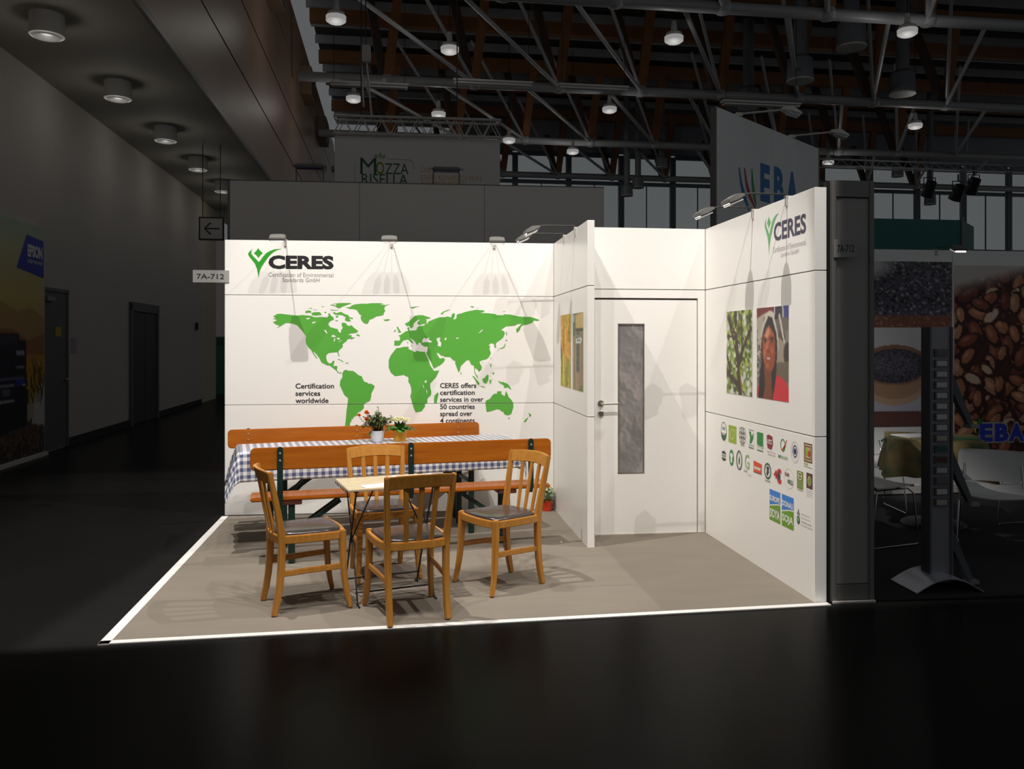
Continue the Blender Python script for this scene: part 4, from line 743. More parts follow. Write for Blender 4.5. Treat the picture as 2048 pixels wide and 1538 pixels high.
# ------------------------------------------------------------------ bistro chairs
def make_chair():
    t = empty('bistro_chair')
    def bez(a, b, c, n=6): return [tuple((1 - k / n) ** 2 * a[i] + 2 * (1 - k / n) * k / n * b[i] + (k / n) ** 2 * c[i] for i in range(3)) for k in range(n + 1)]
    for s in (-1, 1):
        path = [(s * .167, -.222, 0.001), (s * .167, -.204, .08), (s * .167, -.19, .17), (s * .168, -.181, .28), (s * .170, -.178, .40), (s * .173, -.182, .47), (s * .180, -.205, .60), (s * .188, -.232, .73), (s * .194, -.252, .828)]
        MB().bar(path, [.030, .033, .034, .035, .035, .034, .032, .03, .026], [.032, .036, .038, .04, .042, .042, .036, .032, .028], (1, 0, 0)).build('rear_leg', CHAIRWOOD, t, bevel=.005)
    for s in (-1, 1):
        path = [(s * .207, .212, .001), (s * .199, .193, .08), (s * .193, .180, .17), (s * .189, .172, .28), (s * .187, .168, .40), (s * .187, .167, .462)]
        MB().bar(path, [.027, .031, .034, .037, .040, .040], [.027, .031, .034, .037, .040, .040], (1, 0, 0)).build('front_leg', CHAIRWOOD, t, bevel=.006)
    def U(z, off=0.0):
        p = [(-.196 - off, .150, z), (-.199 - off, .05, z), (-.197 - off, -.06, z), (-.190 - off, -.14, z), (-.165 - off, -.186 - off, z), (-.10, -.207 - off, z), (0, -.213 - off, z)]
        return p + [(-x, y, zz) for x, y, zz in p[-2::-1]]
    MB().bar(U(.432), .046, .022, (0, 0, 1)).build('seat_rail', CHAIRWOOD, t, bevel=.004)
    MB().bar([(-.17, .175, .432), (-.09, .190, .432), (0, .195, .432), (.09, .190, .432), (.17, .175, .432)], .046, .022, (0, 0, 1)).build('front_rail', CHAIRWOOD, t, bevel=.004)
    pad = [(-.180, .158), (-.09, .176), (0, .181), (.09, .176), (.180, .158), (.187, .05), (.183, -.06), (.174, -.135), (.15, -.172), (.09, -.194), (0, -.2), (-.09, -.194), (-.15, -.172), (-.174, -.135), (-.183, -.06), (-.187, .05)]
    def sc(k): return [(x * k, y * k) for x, y in pad]
    rs = [[(x, y, z) for x, y in sc(k)] for k, z in ((.985, .440), (1.0, .452), (.99, .461), (.95, .467), (.75, .474), (.4, .477), (.1, .478))]
    MB().rings(rs).build('seat_pad', VINYL, t, angle=50)
    rs = [[(x, y, z) for x, y in sc(k)] for k, z in ((.97, .418), (.995, .424), (.995, .440))]
    MB().rings(rs).build('seat_board', CHAIRWOOD, t)
    # top rail: a board bowed backwards between the posts
    n = 12; rr = []
    for k in range(n + 1):
        x = -.192 + .384 * k / n; q = 1 - (x / .192) ** 2
        y = -.243 - .040 * q; zt = .826 + .010 * q; zb = .750 + .012 * q; tilt = .020
        rr.append([(x, y - .010 - tilt / 2, zt), (x, y + .010 - tilt / 2, zt), (x, y + .010 + tilt / 2, zb), (x, y - .010 + tilt / 2, zb)])
    MB().rings(rr).build('top_rail', CHAIRWOOD, t, bevel=.004)
    for x0, x1 in ((-.072, -.088), (0, 0), (.072, .088)):
        q0 = 1 - (x0 / .192) ** 2; q1 = 1 - (x1 / .192) ** 2
        MB().bar([(x0, -.203 - .004 * q0, .45), (x0 * .6 + x1 * .4, -.222 - .012 * q0, .58), (x1, -.232 - .040 * q1, .765)], [.026, .028, .030], .013, (1, 0, 0)).build('back_slat', CHAIRWOOD, t, bevel=.003)
    for s in (-1, 1):
        MB().bar([(s * .168, -.186, .235), (s * .180, -.02, .243), (s * .191, .178, .247)], .015, .034, (1, 0, 0)).build('stretcher', CHAIRWOOD, t, bevel=.004)
    return t
ch0 = make_chair()
CH = [((-1.957, -2.600), -69.9, 'beech bistro chair at the left, facing right towards the slatted table'),
      ((-1.522, -2.027), -166.3, 'beech bistro chair behind the slatted table, facing the camera, backed by the bench'),
      ((-1.350, -2.836), 16.5, 'beech bistro chair in front of the slatted table, its back towards the camera'),
      ((-0.765, -2.348), 120.4, 'beech bistro chair at the right, facing left with its dark seat in full view')]
for i, ((x, y), a, lab) in enumerate(CH):
    o = ch0 if i == 0 else copy_tree(ch0)
    o.location = (x, y, .0073); o.rotation_euler = (0, 0, R(a)); tag(o, lab, 'chair', 'beech bistro chairs')
# ------------------------------------------------------------------ slatted folding table
SLAT = mat('pale_slat_wood', (0.68, 0.55, 0.38), rough=0.4, noise=0.5, nscale=5, stretch=(.6, 8, 8), rgb2=(0.60, 0.46, 0.29))
ft = empty('folding_table', (-1.475, -2.462, .0073), R(15), 'folding slatted table of pale wood on thin black iron legs, between the four chairs', 'table')
TL, TW, TZ = .58, .44, .695
n = 8; pw = TW / n
for k in range(n):
    MB().box(-TL / 2, TL / 2, -TW / 2 + k * pw + .005, -TW / 2 + (k + 1) * pw - .005, TZ - .014, TZ).build('slat', SLAT, ft, bevel=.003)
sl = list(ft.children)
for x in (-TL / 2 + .05, TL / 2 - .05): MB().box(x - .012, x + .012, -TW / 2, TW / 2, TZ - .020, TZ - .0145).build('top_iron', IRON, ft)
for k in range(n): MB().lathe([(.001, 0), (.008, 0), (.006, .004), (.001, .005)], 8, M=Matrix.Translation((-TL / 2 + .001, -TW / 2 + (k + .5) * pw, TZ - .02)) @ Matrix.Rotation(R(-90), 4, 'Y')).build('rivet', IRON, sl[k])
for x in (-.235, .235):
    MB().bar([(x, -.185, TZ - .018), (x, .02, .32), (x, .185, .001)], .007, .016, (1, 0, 0)).build('leg', IRON, ft)
    MB().bar([(x + .008, .185, TZ - .018), (x + .008, -.02, .36), (x + .008, -.185, .001)], .007, .016, (1, 0, 0)).build('leg', IRON, ft)
    MB().tube([(x + .004, 0, .345), (x * .35, 0, TZ - .02)], .0045, 6).build('brace', IRON, ft)
    MB().box(x - .004, x + .004, .16, .235, .0, .007).box(x + .004, x + .012, -.235, -.16, .0, .007).build('foot', IRON, ft)
    MB().lathe([(.001, -.012), (.012, -.01), (.012, .01), (.001, .012)], 10, M=Matrix.Translation((x + .004, .0, .345)) @ Matrix.Rotation(R(90), 4, 'Y')).build('pivot', IRON, ft)
for y, z in ((-.155, .07), (.155, .07)): MB().tube([(-.235, y, z), (.243, y, z)], .005, 6).build('crossbar', IRON, ft)
PAPER = mat('white_paper', (0.82, 0.82, 0.83), rough=0.5)
def sheet(loc, rz, w, h, curl, lab):
    t = MB(); nx = 10; vs = []
    for i in range(nx + 1):
        u = i / nx; x = -w / 2 + w * u; z = curl * (max(0, u - .55) / .45) ** 2 + .001
        for zz in (0, .0012): vs += [(x, -h / 2, z + zz), (x, h / 2, z + zz)]
    fs = []
    for i in range(nx):
        a = i * 4; b_ = a + 4; fs += [(a, a + 1, b_ + 1, b_), (a + 2, b_ + 2, b_ + 3, a + 3), (a, b_, b_ + 2, a + 2), (a + 1, a + 3, b_ + 3, b_ + 1)]
    fs += [(0, 2, 3, 1), (nx * 4, nx * 4 + 1, nx * 4 + 3, nx * 4 + 2)]
    o = t.add(vs, fs).build('leaflet', PAPER); o.location = loc; o.rotation_euler = (0, 0, R(rz)); tag(o, lab, 'leaflet', 'leaflets on the slatted table'); return o
sheet((-1.52, -2.61, TZ + .007), 20, .21, .12, .045, 'white leaflet with a curled end, near the front edge of the slatted table')
sheet((-1.33, -2.36, TZ + .007), 12, .28, .15, .012, 'white leaflet lying flat at the back right of the slatted table')
# ------------------------------------------------------------------ beer-garden set
SCREW = mat('zinc_screw', (0.8, 0.8, 0.78), rough=0.25, metal=0.8)
BATTEN = mat('red_brown_batten', (0.10, 0.022, 0.012), rough=0.6)
STAMP = mat('brand_stamp', (0.16, 0.035, 0.008), rough=0.6)
def rrect(x0, x1, z0, z1, r, n=5):
    pts = []
    for cx_, cz_, a in ((x1 - r, z1 - r, 0), (x0 + r, z1 - r, 90), (x0 + r, z0 + r, 180), (x1 - r, z0 + r, 270)):
        pts += [(cx_ + r * math.cos(R(a + 90 * k / n)), cz_ + r * math.sin(R(a + 90 * k / n))) for k in range(n + 1)]
    return pts
XZ = Matrix(((1, 0, 0, 0), (0, 0, 1, 0), (0, 1, 0, 0), (0, 0, 0, 1)))
def leg_set(par, x, sgn, y0, y1, h, reach):
    """folding steel trestle: two angle legs, two rungs, a diagonal brace up to the underside"""
    for y in (y0, y1): MB().box(x - .022, x + .022, y - .018, y + .018, .001, h).build('leg', GREENSTEEL, par, bevel=.005)
    for z in (.09, h * .62): MB().box(x - .012, x + .012, y0, y1, z - .014, z + .014).build('rung', GREENSTEEL, par, bevel=.003)
    ym = (y0 + y1) / 2
    for y in (ym - .05, ym + .05): MB().bar([(x - sgn * .0, y, h * .45), (x - sgn * reach, y, h + .002)], .012, .03, (0, 1, 0)).build('brace', GREENSTEEL, par)
    MB().box(x - .07, x + .07, y0 - .03, y1 + .03, h - .004, h + .028).build('batten', BATTEN, par, bevel=.004)
def make_bench():
    t = empty('bench'); HL = 1.1
    MB().prism(rrect(-HL, HL, .0, .25, .012), .447, .476).build('seat', BENCHWOOD, t, bevel=.008)
    MB().prism(rrect(-HL, HL, .668, .826, .035), -.013, .013, XZ).build('backrest', BENCHWOOD, t, bevel=.006)
    for x in (-.90, .02, .935):
        pst = MB().bar([(x, -.022, .812), (x, -.022, .60), (x, -.022, .47), (x, .0, .425), (x, .06, .418)], .040, .014, (1, 0, 0)).lathe([(.001, -.007), (.020, -.007), (.020, .007), (.001, .007)], 14, M=Matrix.Translation((x, -.022, .812)) @ Matrix.Rotation(R(90), 4, 'X')).build('back_post', GREENSTEEL, t, bevel=.002)
        for z in (.785, .735): MB().lathe([(.001, -.001), (.0085, 0), (.006, .005), (.001, .006)], 10, M=Matrix.Translation((x, -.028, z)) @ Matrix.Rotation(R(90), 4, 'X')).build('screw', SCREW, pst)
        for z in (.785, .735): MB().lathe([(.001, -.001), (.007, 0), (.005, .004), (.001, .005)], 10, M=Matrix.Translation((x, .0135, z)) @ Matrix.Rotation(R(-90), 4, 'X')).build('screw', SCREW, pst)
    leg_set(t, -.82, -1, .035, .205, .42, .34); leg_set(t, .76, 1, .035, .205, .42, .34)
    return t
bn = make_bench(); bn.location = (-1.356, -1.579, .0073); bn.rotation_euler = (0, 0, R(9.0))
tag(bn, 'orange pine bench with a low backrest, nearer the camera, its seat behind its back', 'bench', 'pine benches of the long table')
bf = copy_tree(bn); bf.location = (-1.787, -.255, .0073); bf.rotation_euler = (0, 0, R(11.5 + 180))
tag(bf, 'orange pine bench against the back wall, mostly hidden by the cloth-covered table', 'bench', 'pine benches of the long table')
fb = frame((0, .0132, 0), (-1, 0, 0))
lettering('Vermietung und', fb, .03, .20, .742, .754, STAMP, bf, 0, .001, 'stamped_lettering'); lettering('Verleih Bierbank', fb, .02, .22, .718, .733, STAMP, bf, .01, .001, 'stamped_lettering')
tb = empty('beer_table', (-1.568, -.86, .0073), R(12), 'long folding beer table under a blue checked cloth, between the two benches', 'table')
MB().box(-1.1, 1.1, -.25, .25, .715, .742).build('table_top', BENCHWOOD, tb, bevel=.006)
leg_set(tb, -.78, -1, -.19, .19, .68, .36); leg_set(tb, .70, 1, -.19, .19, .68, .36)
# checked cloth: one draped sheet
def gingham():
    m = bpy.data.materials.new('gingham_cloth'); m.use_nodes = True; nt = m.node_tree; p = nt.nodes['Principled BSDF']; p.inputs['Roughness'].default_value = .28
    uv = nt.nodes.new('ShaderNodeUVMap'); sep = nt.nodes.new('ShaderNodeSeparateXYZ'); nt.links.new(uv.outputs[0], sep.inputs[0]); outs = []
    for k in (0, 1):
        a = nt.nodes.new('ShaderNodeMath'); a.operation = 'MULTIPLY'; a.inputs[1].default_value = 1 / .054; nt.links.new(sep.outputs[k], a.inputs[0])
        b_ = nt.nodes.new('ShaderNodeMath'); b_.operation = 'FRACT'; nt.links.new(a.outputs[0], b_.inputs[0])
        c_ = nt.nodes.new('ShaderNodeMath'); c_.operation = 'GREATER_THAN'; c_.inputs[1].default_value = .5; nt.links.new(b_.outputs[0], c_.inputs[0]); outs.append(c_)
    s = nt.nodes.new('ShaderNodeMath'); s.operation = 'ADD'; nt.links.new(outs[0].outputs[0], s.inputs[0]); nt.links.new(outs[1].outputs[0], s.inputs[1])
    h = nt.nodes.new('ShaderNodeMath'); h.operation = 'MULTIPLY'; h.inputs[1].default_value = .5; nt.links.new(s.outputs[0], h.inputs[0])
    r = nt.nodes.new('ShaderNodeValToRGB'); r.color_ramp.interpolation = 'LINEAR'
    r.color_ramp.elements[0].color = (.80, .77, .74, 1); r.color_ramp.elements[1].color = (.085, .10, .20, 1)
    e_ = r.color_ramp.elements.new(.5); e_.color = (.36, .38, .46, 1)
    nt.links.new(h.outputs[0], r.inputs[0]); nt.links.new(r.outputs[0], p.inputs['Base Color']); return m
def cloth():
    LX, WX = 1.1, .25; aL, aR, bF, bB = .31, .24, .235, .20; step = .018
    ns = int((2 * LX + aL + aR) / step); nt_ = int((2 * WX + bF + bB) / step); vs = []; uvs = []
    for i in range(ns + 1):
        s = -LX - aL + (2 * LX + aL + aR) * i / ns
        for j in range(nt_ + 1):
            t = -WX - bF + (2 * WX + bF + bB) * j / nt_
            a = max(0, abs(s) - LX); b_ = max(0, abs(t) - WX); sx = 1 if s > 0 else -1; sy = 1 if t > 0 else -1
            cs = max(-LX, min(LX, s)); ct = max(-WX, min(WX, t)); r = math.hypot(a, b_)
            z = .7475 + .002 * math.sin(s * 9 + t * 5) * (1 if r == 0 else 0)
            if r:
                ox, oy = a / r, b_ / r; out = .010 * (1 - math.exp(-r / .008)) + .006
                wav = .012 * math.sin(s * 11 + 1.3) * min(1, b_ / .08) if not a else (.016 * math.sin(t * 17 + .6) * min(1, a / .1) if not b_ else .02 * math.sin(math.atan2(b_, a) * 4) * min(1, r / .12))
                out += abs(wav) + (.21 * r if (a and sx < 0) else .05 * r)
                if a and b_: out += .10 * min(a, b_)
                cs += sx * ox * out; ct += sy * oy * out
                z = .7475 - max(0, r - .006) * (.965 if not (a and b_) else .95)
                if sx > 0 and a: z += .03 * math.sin(t * 14) * min(1, a / .15)
            vs.append((cs, ct, z)); uvs.append((s, t))
    w = nt_ + 1; fs = [(i * w + j, (i + 1) * w + j, (i + 1) * w + j + 1, i * w + j + 1) for i in range(ns) for j in range(nt_)]
    me = bpy.data.meshes.new('tablecloth'); me.from_pydata(vs, [], fs); ul = me.uv_layers.new(name='UVMap')
    li = np.zeros(len(me.loops), int); me.loops.foreach_get('vertex_index', li); ul.data.foreach_set('uv', np.array(uvs)[li].astype(np.float32).ravel())
    me.materials.append(gingham()); me.shade_smooth()
    o = bpy.data.objects.new('tablecloth', me); COL.objects.link(o); o.location = (-1.568, -.86, .0073); o.rotation_euler = (0, 0, R(12))
    md = o.modifiers.new('thickness', 'SOLIDIFY'); md.thickness = .0015; md.offset = 1
    tag(o, 'blue and white checked cloth draped over the long table', 'tablecloth')
cloth()
# ------------------------------------------------------------------ pot plants
SOIL = mat('soil', (.03, .02, .014), rough=.95)
LEAF1 = mat('dark_rose_leaf', (.030, .045, .010), rough=.4, noise=1.0, nscale=22, rgb2=(.10, .16, .02)); LEAF2 = mat('primrose_leaf', (.07, .22, .03), rough=.45, noise=.6, nscale=12, rgb2=(.04, .14, .015)); LEAF3 = mat('dark_green_leaf', (.03, .10, .012), rough=.45, noise=.7, nscale=25, rgb2=(.07, .17, .02))
ORANGE = mat('orange_petal', (.92, .26, .02), rough=.5); CREAM = mat('cream_petal', (.92, .90, .60), rough=.5); YELLOW = mat('yellow_petal', (.72, .58, .02), rough=.5); STEMM = mat('brown_stem', (.05, .045, .012), rough=.6)
def pot(t, r0, r1, h, m):
    MB().lathe([(.004, .001), (r0, .001), (r1 * .97, h * .9), (r1, h * .9), (r1, h), (r1 - .005, h), (r1 - .007, h * .85), (.004, h * .85)], 28).build('pot', m, t); pt = t.children[-1]
    MB().lathe([(.002, h * .8), (r1 - .008, h * .86), (r1 - .02, h * .89), (.002, h * .9)], 16).build('soil', SOIL, pt)
def leafq(mb, base, d, L, w, droop=.3):
    d = Vector(d).normalized(); sd = d.cross(Vector((0, 0, 1)));
    if sd.length < .1: sd = Vector((1, 0, 0))
    sd.normalize(); up = sd.cross(d); p0 = Vector(base)
    pts = [p0]; mid = p0 + d * L * .5 + up * .06 * L; tip = p0 + d * L - Vector((0, 0, droop * L))
    mb.add([p0, mid + sd * w / 2 - up * .04 * L, mid, mid - sd * w / 2 - up * .04 * L, tip], [(0, 1, 2), (0, 2, 3), (1, 4, 2), (2, 4, 3)])
def rosette(mb, c, r, n, lay=3, seed=0):
    rd = random.Random(seed)
    for l in range(lay):
        for k in range(n):
            a = 2 * math.pi * (k + l * .5) / n + rd.uniform(-.2, .2); el = .25 + l * .45
            d = Vector((math.cos(a) * math.cos(el), math.sin(a) * math.cos(el), math.sin(el)))
            leafq(mb, Vector(c) - Vector((0, 0, r * .3)), d, r * (1 - .12 * l), r * .8, .05)
rd = random.Random(7)
r1 = empty('potted_rose', (-1.606, -.826, .7565), 0, 'orange miniature rose in a white pot on the checked cloth', 'plant')
pot(r1, .046, .060, .092, mat('white_glazed_pot', (.82, .82, .86), rough=.25))
fol = MB(); stm = MB()
for k in range(58):
    a = rd.uniform(0, 6.283); rr = rd.uniform(.02, .125) ; hgt = rd.uniform(.06, .155) + (.03 if k % 9 == 0 else 0)
    top = Vector((rr * math.cos(a) * 1.05, rr * math.sin(a), .09 + hgt * (1.15 - rr * 3.2))); stm.tube([(top.x * .15, top.y * .15, .08), (top.x * .6, top.y * .6, .07 + top.z * .55), top], .0018, 4)
    for j in range(9):
        q = Vector((top.x * .5, top.y * .5, .1 + (top.z - .1) * .5)).lerp(top, rd.random()); leafq(fol, q, (rd.uniform(-1, 1), rd.uniform(-1, 1), rd.uniform(-.3, .7)), rd.uniform(.022, .040), rd.uniform(.013, .022))
stm.tube([(.0, 0, .15), (.006, 0, .22), (.008, 0, .29)], .0018, 4)
for k in range(10): leafq(fol, (.008 + rd.uniform(-.012, .012), rd.uniform(-.01, .01), .235 + k * .005), (rd.uniform(-1, 1), rd.uniform(-1, 1), .5), .018, .01)
leafq(fol, (-.045, -.05, .10), (-.4, -.4, -1), .05, .03); leafq(fol, (-.055, -.045, .09), (-.2, -.4, -1), .04, .025)
tag(fol.build('foliage', LEAF1, r1, fix=False), kind='stuff'); tag(stm.build('stems', STEMM, r1), kind='stuff')
for k, (x, y, z, r) in enumerate(((-.086, -.03, .240, .036), (-.083, -.04, .188, .034), (-.146, -.02, .218, .027))):
    f = MB(); rosette(f, (x, y, z), r, 8, 3, k); rosette(f, (x, y, z + r * .35), r * .75, 7, 3, k + 9); f.build('flower', ORANGE, r1, fix=False); MB().tube([(x * .4, y, .14), (x * .8, y, z - .05), (x, y, z - .008)], .0022, 5).build('flower_stem', STEMM, r1)
r2 = empty('potted_primrose', (-1.423, -.845, .7585), .3, 'cream primrose in an orange yellow pot on the checked cloth', 'plant')
pot(r2, .050, .058, .100, mat('amber_pot', (.82, .36, .010), rough=.3))
for k in range(13):
    a = 2 * math.pi * k / 13 + rd.uniform(-.2, .2); L = rd.uniform(.10, .14); m = MB(); z0 = .095; up = (k % 3) * .22; rows_ = []
    for i in range(7):
        u = i / 6; rad = .012 + L * u * (1 - .25 * up); wv = .036 * math.sin(math.pi * min(1, .08 + .92 * u)) ** .7; z = z0 + .05 * u * (.6 + up) - .035 * u * u * (1 - up) + .004 * math.sin(u * 9 + k)
        rows_.append([(rad, -wv, z + .008 * math.sin(u * 12)), (rad, 0, z - .004), (rad, wv, z - .004 + .008 * math.sin(u * 12 + 1))])
    vs = [p for r_ in rows_ for p in r_]; fs = []
    for i in range(6):
        for j in range(2): fs.append((i * 3 + j, i * 3 + j + 1, i * 3 + 4 + j, i * 3 + 3 + j))
    m.add(vs, fs, Matrix.Rotation(a, 4, 'Z')); m.build('leaf', LEAF2, r2, fix=False, angle=80)
upl = MB()
for k in range(26):
    a = rd.uniform(0, 6.283); rr = rd.uniform(.0, .05); leafq(upl, (rr * math.cos(a) * .6, rr * math.sin(a) * .6, .10), (math.cos(a) * .55, math.sin(a) * .55, 1.0), rd.uniform(.055, .08), .028, 0)
tag(upl.build('upright_leaves', LEAF3, r2, fix=False), kind='stuff')
for k in range(11):
    a = 2.4 * k; rr = .062 * math.sqrt((k + .3) / 11); f = MB(); rosette(f, (rr * math.cos(a) * 1.3, rr * math.sin(a), .176 + .016 * math.cos(rr * 28)), .034, 7, 3, k); f.build('flower', CREAM, r2, fix=False)
r3 = empty('potted_kalanchoe', (-.077, -.085, .0062), 0, 'yellow flowering plant in a red pot on the carpet in the wall corner', 'plant')
pot(r3, .043, .055, .095, mat('red_plastic_pot', (.62, .045, .012), rough=.35))
fol = MB()
for k in range(190):
    a = rd.uniform(0, 6.283); rr = .078 * math.sqrt(rd.random()); z = .09 + rd.uniform(0, .125) * (1.1 - (rr / .085) ** 2 * .6); leafq(fol, (rr * math.cos(a) * .8, rr * math.sin(a) * .8, z), (math.cos(a) + rd.uniform(-.6, .6), math.sin(a) + rd.uniform(-.6, .6), rd.uniform(-.1, .9)), rd.uniform(.022, .036), rd.uniform(.014, .022))
tag(fol.build('foliage', LEAF3, r3, fix=False), kind='stuff')
for k in range(22):
    a = 2.4 * k; rr = .074 * math.sqrt((k + .5) / 22); f = MB(); rosette(f, (rr * math.cos(a), rr * math.sin(a) * .9, .235 - rr * .75 + rd.uniform(-.012, .012)), .0135, 5, 2, k); f.build('flower', YELLOW, r3, fix=False)

fy = MB().box(-.075, .075, -.05, .05, 0, .0015).build('flyer', mat('grey_print', (.30, .31, .33), rough=.5, noise=.8, nscale=25, rgb2=(.7, .7, .7))); fy.location = (-1.455, -.905, .7595); fy.rotation_euler = (0, 0, .5)
tag(fy, 'small grey printed flyer on the checked cloth beside the amber pot', 'flyer')
# ------------------------------------------------------------------ grey back of the stand behind
PARTGREY = mat('grey_partition', (0.74, 0.70, 0.66), rough=0.6)
PARTDARK = mat('dark_grey_partition', (0.20, 0.195, 0.185), rough=0.5)
gw = empty('partition_wall', (0, 0, 0), label='long plain grey partition rising behind the white back wall', cat='wall')
g0 = Vector((-3.474, 2.507, 0)); g1 = Vector((1.061, 2.43, 0)); GF = frame(g0, g1 - g0); GL = (g1 - g0).length
for a, b_ in ((0, 1.52), (1.525, 3.035), (3.04, GL)): MB().box(a, b_, .002, 3.5, -.06, 0, GF).build('panel', PARTGREY, gw, bevel=.003)
MB().box(0, GL, 3.5, 3.515, -.05, -.01, GF).build('top_rail', HOUSE, gw)
MB().box(-.03, 0, .002, 3.5, -.06, 0, GF).build('edge_post', PARTDARK, gw)
for x, q in ((.93, 'left, before the gallery boards'), (2.57, 'right, before the lettering on the banner')):
    p_ = GF @ Vector((x, 3.515, -.03)); t = empty('stand_floodlight', p_, 0, 'arm floodlight over the grey partition, ' + q, 'lamp', 'floodlights on the grey partition')
    MB().tube([(-.16, 0, .0), (-.16, -.02, .12), (-.14, -.05, .17)], .008, 6).tube([(.16, 0, .0), (.16, -.02, .12), (.14, -.05, .17)], .008, 6).build('bracket', HOUSE, t)
    MB().box(-.17, .17, -.12, .02, .15, .19).build('housing', HOUSE, t, bevel=.012); MB().box(-.15, .15, -.1, .0, .142, .15).build('glass', mat('blue_sheen_glass', (.04, .06, .2), rough=.1), t)
    for s in (-1, 1): MB().tube([(s * .17, -.05, .17), (s * .2, -.05, .185), (s * .2, -.05, .15)], .006, 5).build('knob', HOUSE, t)
# ------------------------------------------------------------------ banner under a lattice truss
bn_ = empty('hanging_banner', (0, 0, 0), label='pale hanging banner with green MOZZA RISELLA lettering under the lattice truss', cat='banner')
BF = frame((-2.62, 6.61, 0), (2.82, -.05, 0))
MB().box(0, 2.82, 2.6, 5.08, -.012, 0, BF).build('sheet', mat('banner_cloth', (.82, .79, .78), rough=.8), bn_)
BG = ink('banner_green', (24, 96, 62)); BO = ink('banner_olive', (140, 150, 40)); BT = ink('banner_gold', (232, 180, 110)); BP = ink('banner_pale_green', (150, 178, 130))
def bt(txt, x0, x1, z0, z1, m, bold=.01): lettering(txt, BF, x0, x1, z0, z1, m, bn_, bold, .002)
bt('M', .43, .70, 4.44, 4.72, BG, .0); bt('O', .695, .835, 4.442, 4.66, BO, .02); bt('ZZA', .85, 1.245, 4.452, 4.636, BG, .0); bt('RISELLA', .456, 1.236, 4.268, 4.452, BG, .0)
bt('DIE ENERGIE', 1.455, 2.114, 4.494, 4.581, BT, .0); bt('DES GNISCHEN', 1.46, 2.50, 4.367, 4.451, BT, .0); bt('KEIMGRASSES', 1.469, 2.217, 4.259, 4.351, BT, .0)
fr = MB()
for p0, p1 in (((.341, 4.2), (.341, 4.65)), ((.90, 4.715), (1.28, 4.70)), ((1.28, 4.70), (1.338, 4.65)), ((1.338, 4.65), (1.338, 4.54)), ((1.338, 4.28), (1.338, 4.2))):
    fr.bar([(p0[0], p0[1], .002), (p1[0], p1[1], .002)], .016, .003, (0, 0, 1), M=BF)
fr.build('logo_frame', BP, bn_)
MB().flat([(.76, 4.69), (.80, 4.76), (.78, 4.82), (.74, 4.78)], (), .002, BF).flat([(.70, 4.70), (.74, 4.75), (.70, 4.79), (.66, 4.75)], (), .002, BF).flat([(.80, 4.70), (.85, 4.73), (.85, 4.79), (.81, 4.77)], (), .002, BF).build('leaf_sprig', BP, bn_, fix=False)
ALU = mat('dull_aluminium', (.62, .60, .56), rough=.45, metal=.3)
def truss(F, L, h, w, n, lab):
    t = empty('lattice_truss', (0, 0, 0), label=lab, cat='truss')
    for y in (0, h):
        for z in (0, w): MB().tube([(0, y, z), (L, y, z)], .026, 8, M=F).build('chord', ALU, t)
    for z in (0, w):
        for k in range(n):
            x0 = L * k / n; x1 = L * (k + 1) / n
            MB().tube([(x0, 0, z), ((x0 + x1) / 2, h, z), (x1, 0, z)], .011, 6, M=F).build('lattice_bar', ALU, t)
    for k in range(n + 1): MB().tube([(L * k / n, 0, 0), (L * k / n, 0, w)], .01, 6, M=F).tube([(L * k / n, h, 0), (L * k / n, h, w)], .01, 6, M=F).build('cross_bar', ALU, t)
    for x in (.06, L - .06): MB().box(x - .05, x + .05, -.03, h + .03, -.03, w + .03, F).build('end_plate', ALU, t, bevel=.004) if x < 0 else None
    for x in (.45, L - .75): MB().tube([(x, h, w / 2), (x, 7.0, w / 2)], .01, 6, M=F).build('chain', IRON, t)
    return t
truss(frame((-2.63, 6.55, 5.11), (2.83, -.05, 0)), 2.84, .30, -.28, 9, 'pale lattice truss carrying the hanging banner')
# spare folded truss piece on a hoist, upper left
t = empty('chain_hoist', hp(-.55, 17.0, 6.9), HA, 'pale chain hoist hanging beside the gallery at the upper left of the roof', 'hoist')
MB().box(-.1, .1, -.08, .08, .35, .7).build('motor', ALU, t, bevel=.02); MB().tube([(-.09, 0, .36), (-.04, 0, -.55)], .02, 6).tube([(.02, 0, .36), (.12, 0, -.75)], .02, 6).tube([(-.07, 0, .1), (.07, 0, -.3)], .014, 6).build('chain_bag', ALU, t); MB().tube([(0, 0, .7), (0, 0, 5.2)], .012, 5).build('chain', IRON, t)
# ------------------------------------------------------------------ diagonal tower panel
tw = empty('advertising_tower', (0, 0, 0), label='tall white diagonal tower panel with blue EBA letters behind the right wall', cat='sign panel')
TF = frame((3.074, 3.877, 0), (5.816 - 3.074, 6.148 - 3.877, 0))
TWM = mat('tower_white', (.88, .88, .88), rough=.6)
for a, b_ in ((0, 1.77), (1.775, 3.56)): MB().box(a, b_, .002, 5.0, -.08, 0, TF).build('panel', TWM, tw, bevel=.003)
MB().box(-.03, 0, .002, 5.0, -.085, .005, TF).build('edge_post', PARTDARK, tw); MB().box(3.56, 3.59, .002, 5.0, -.085, .005, TF).build('edge_post', PARTDARK, tw)
EB = ink('tower_blue', (40, 120, 190)); ER = ink('tower_red', (190, 60, 66)); EG = ink('tower_green', (70, 150, 90))
for ch_, x0, x1, z0, z1 in (('E', 1.36, 1.69, 3.80, 4.40), ('B', 1.83, 2.18, 3.83, 4.42), ('A', 2.29, 2.71, 3.86, 4.43)): lettering(ch_, TF, x0, x1, z0, z1, EB, tw, .05, .002)
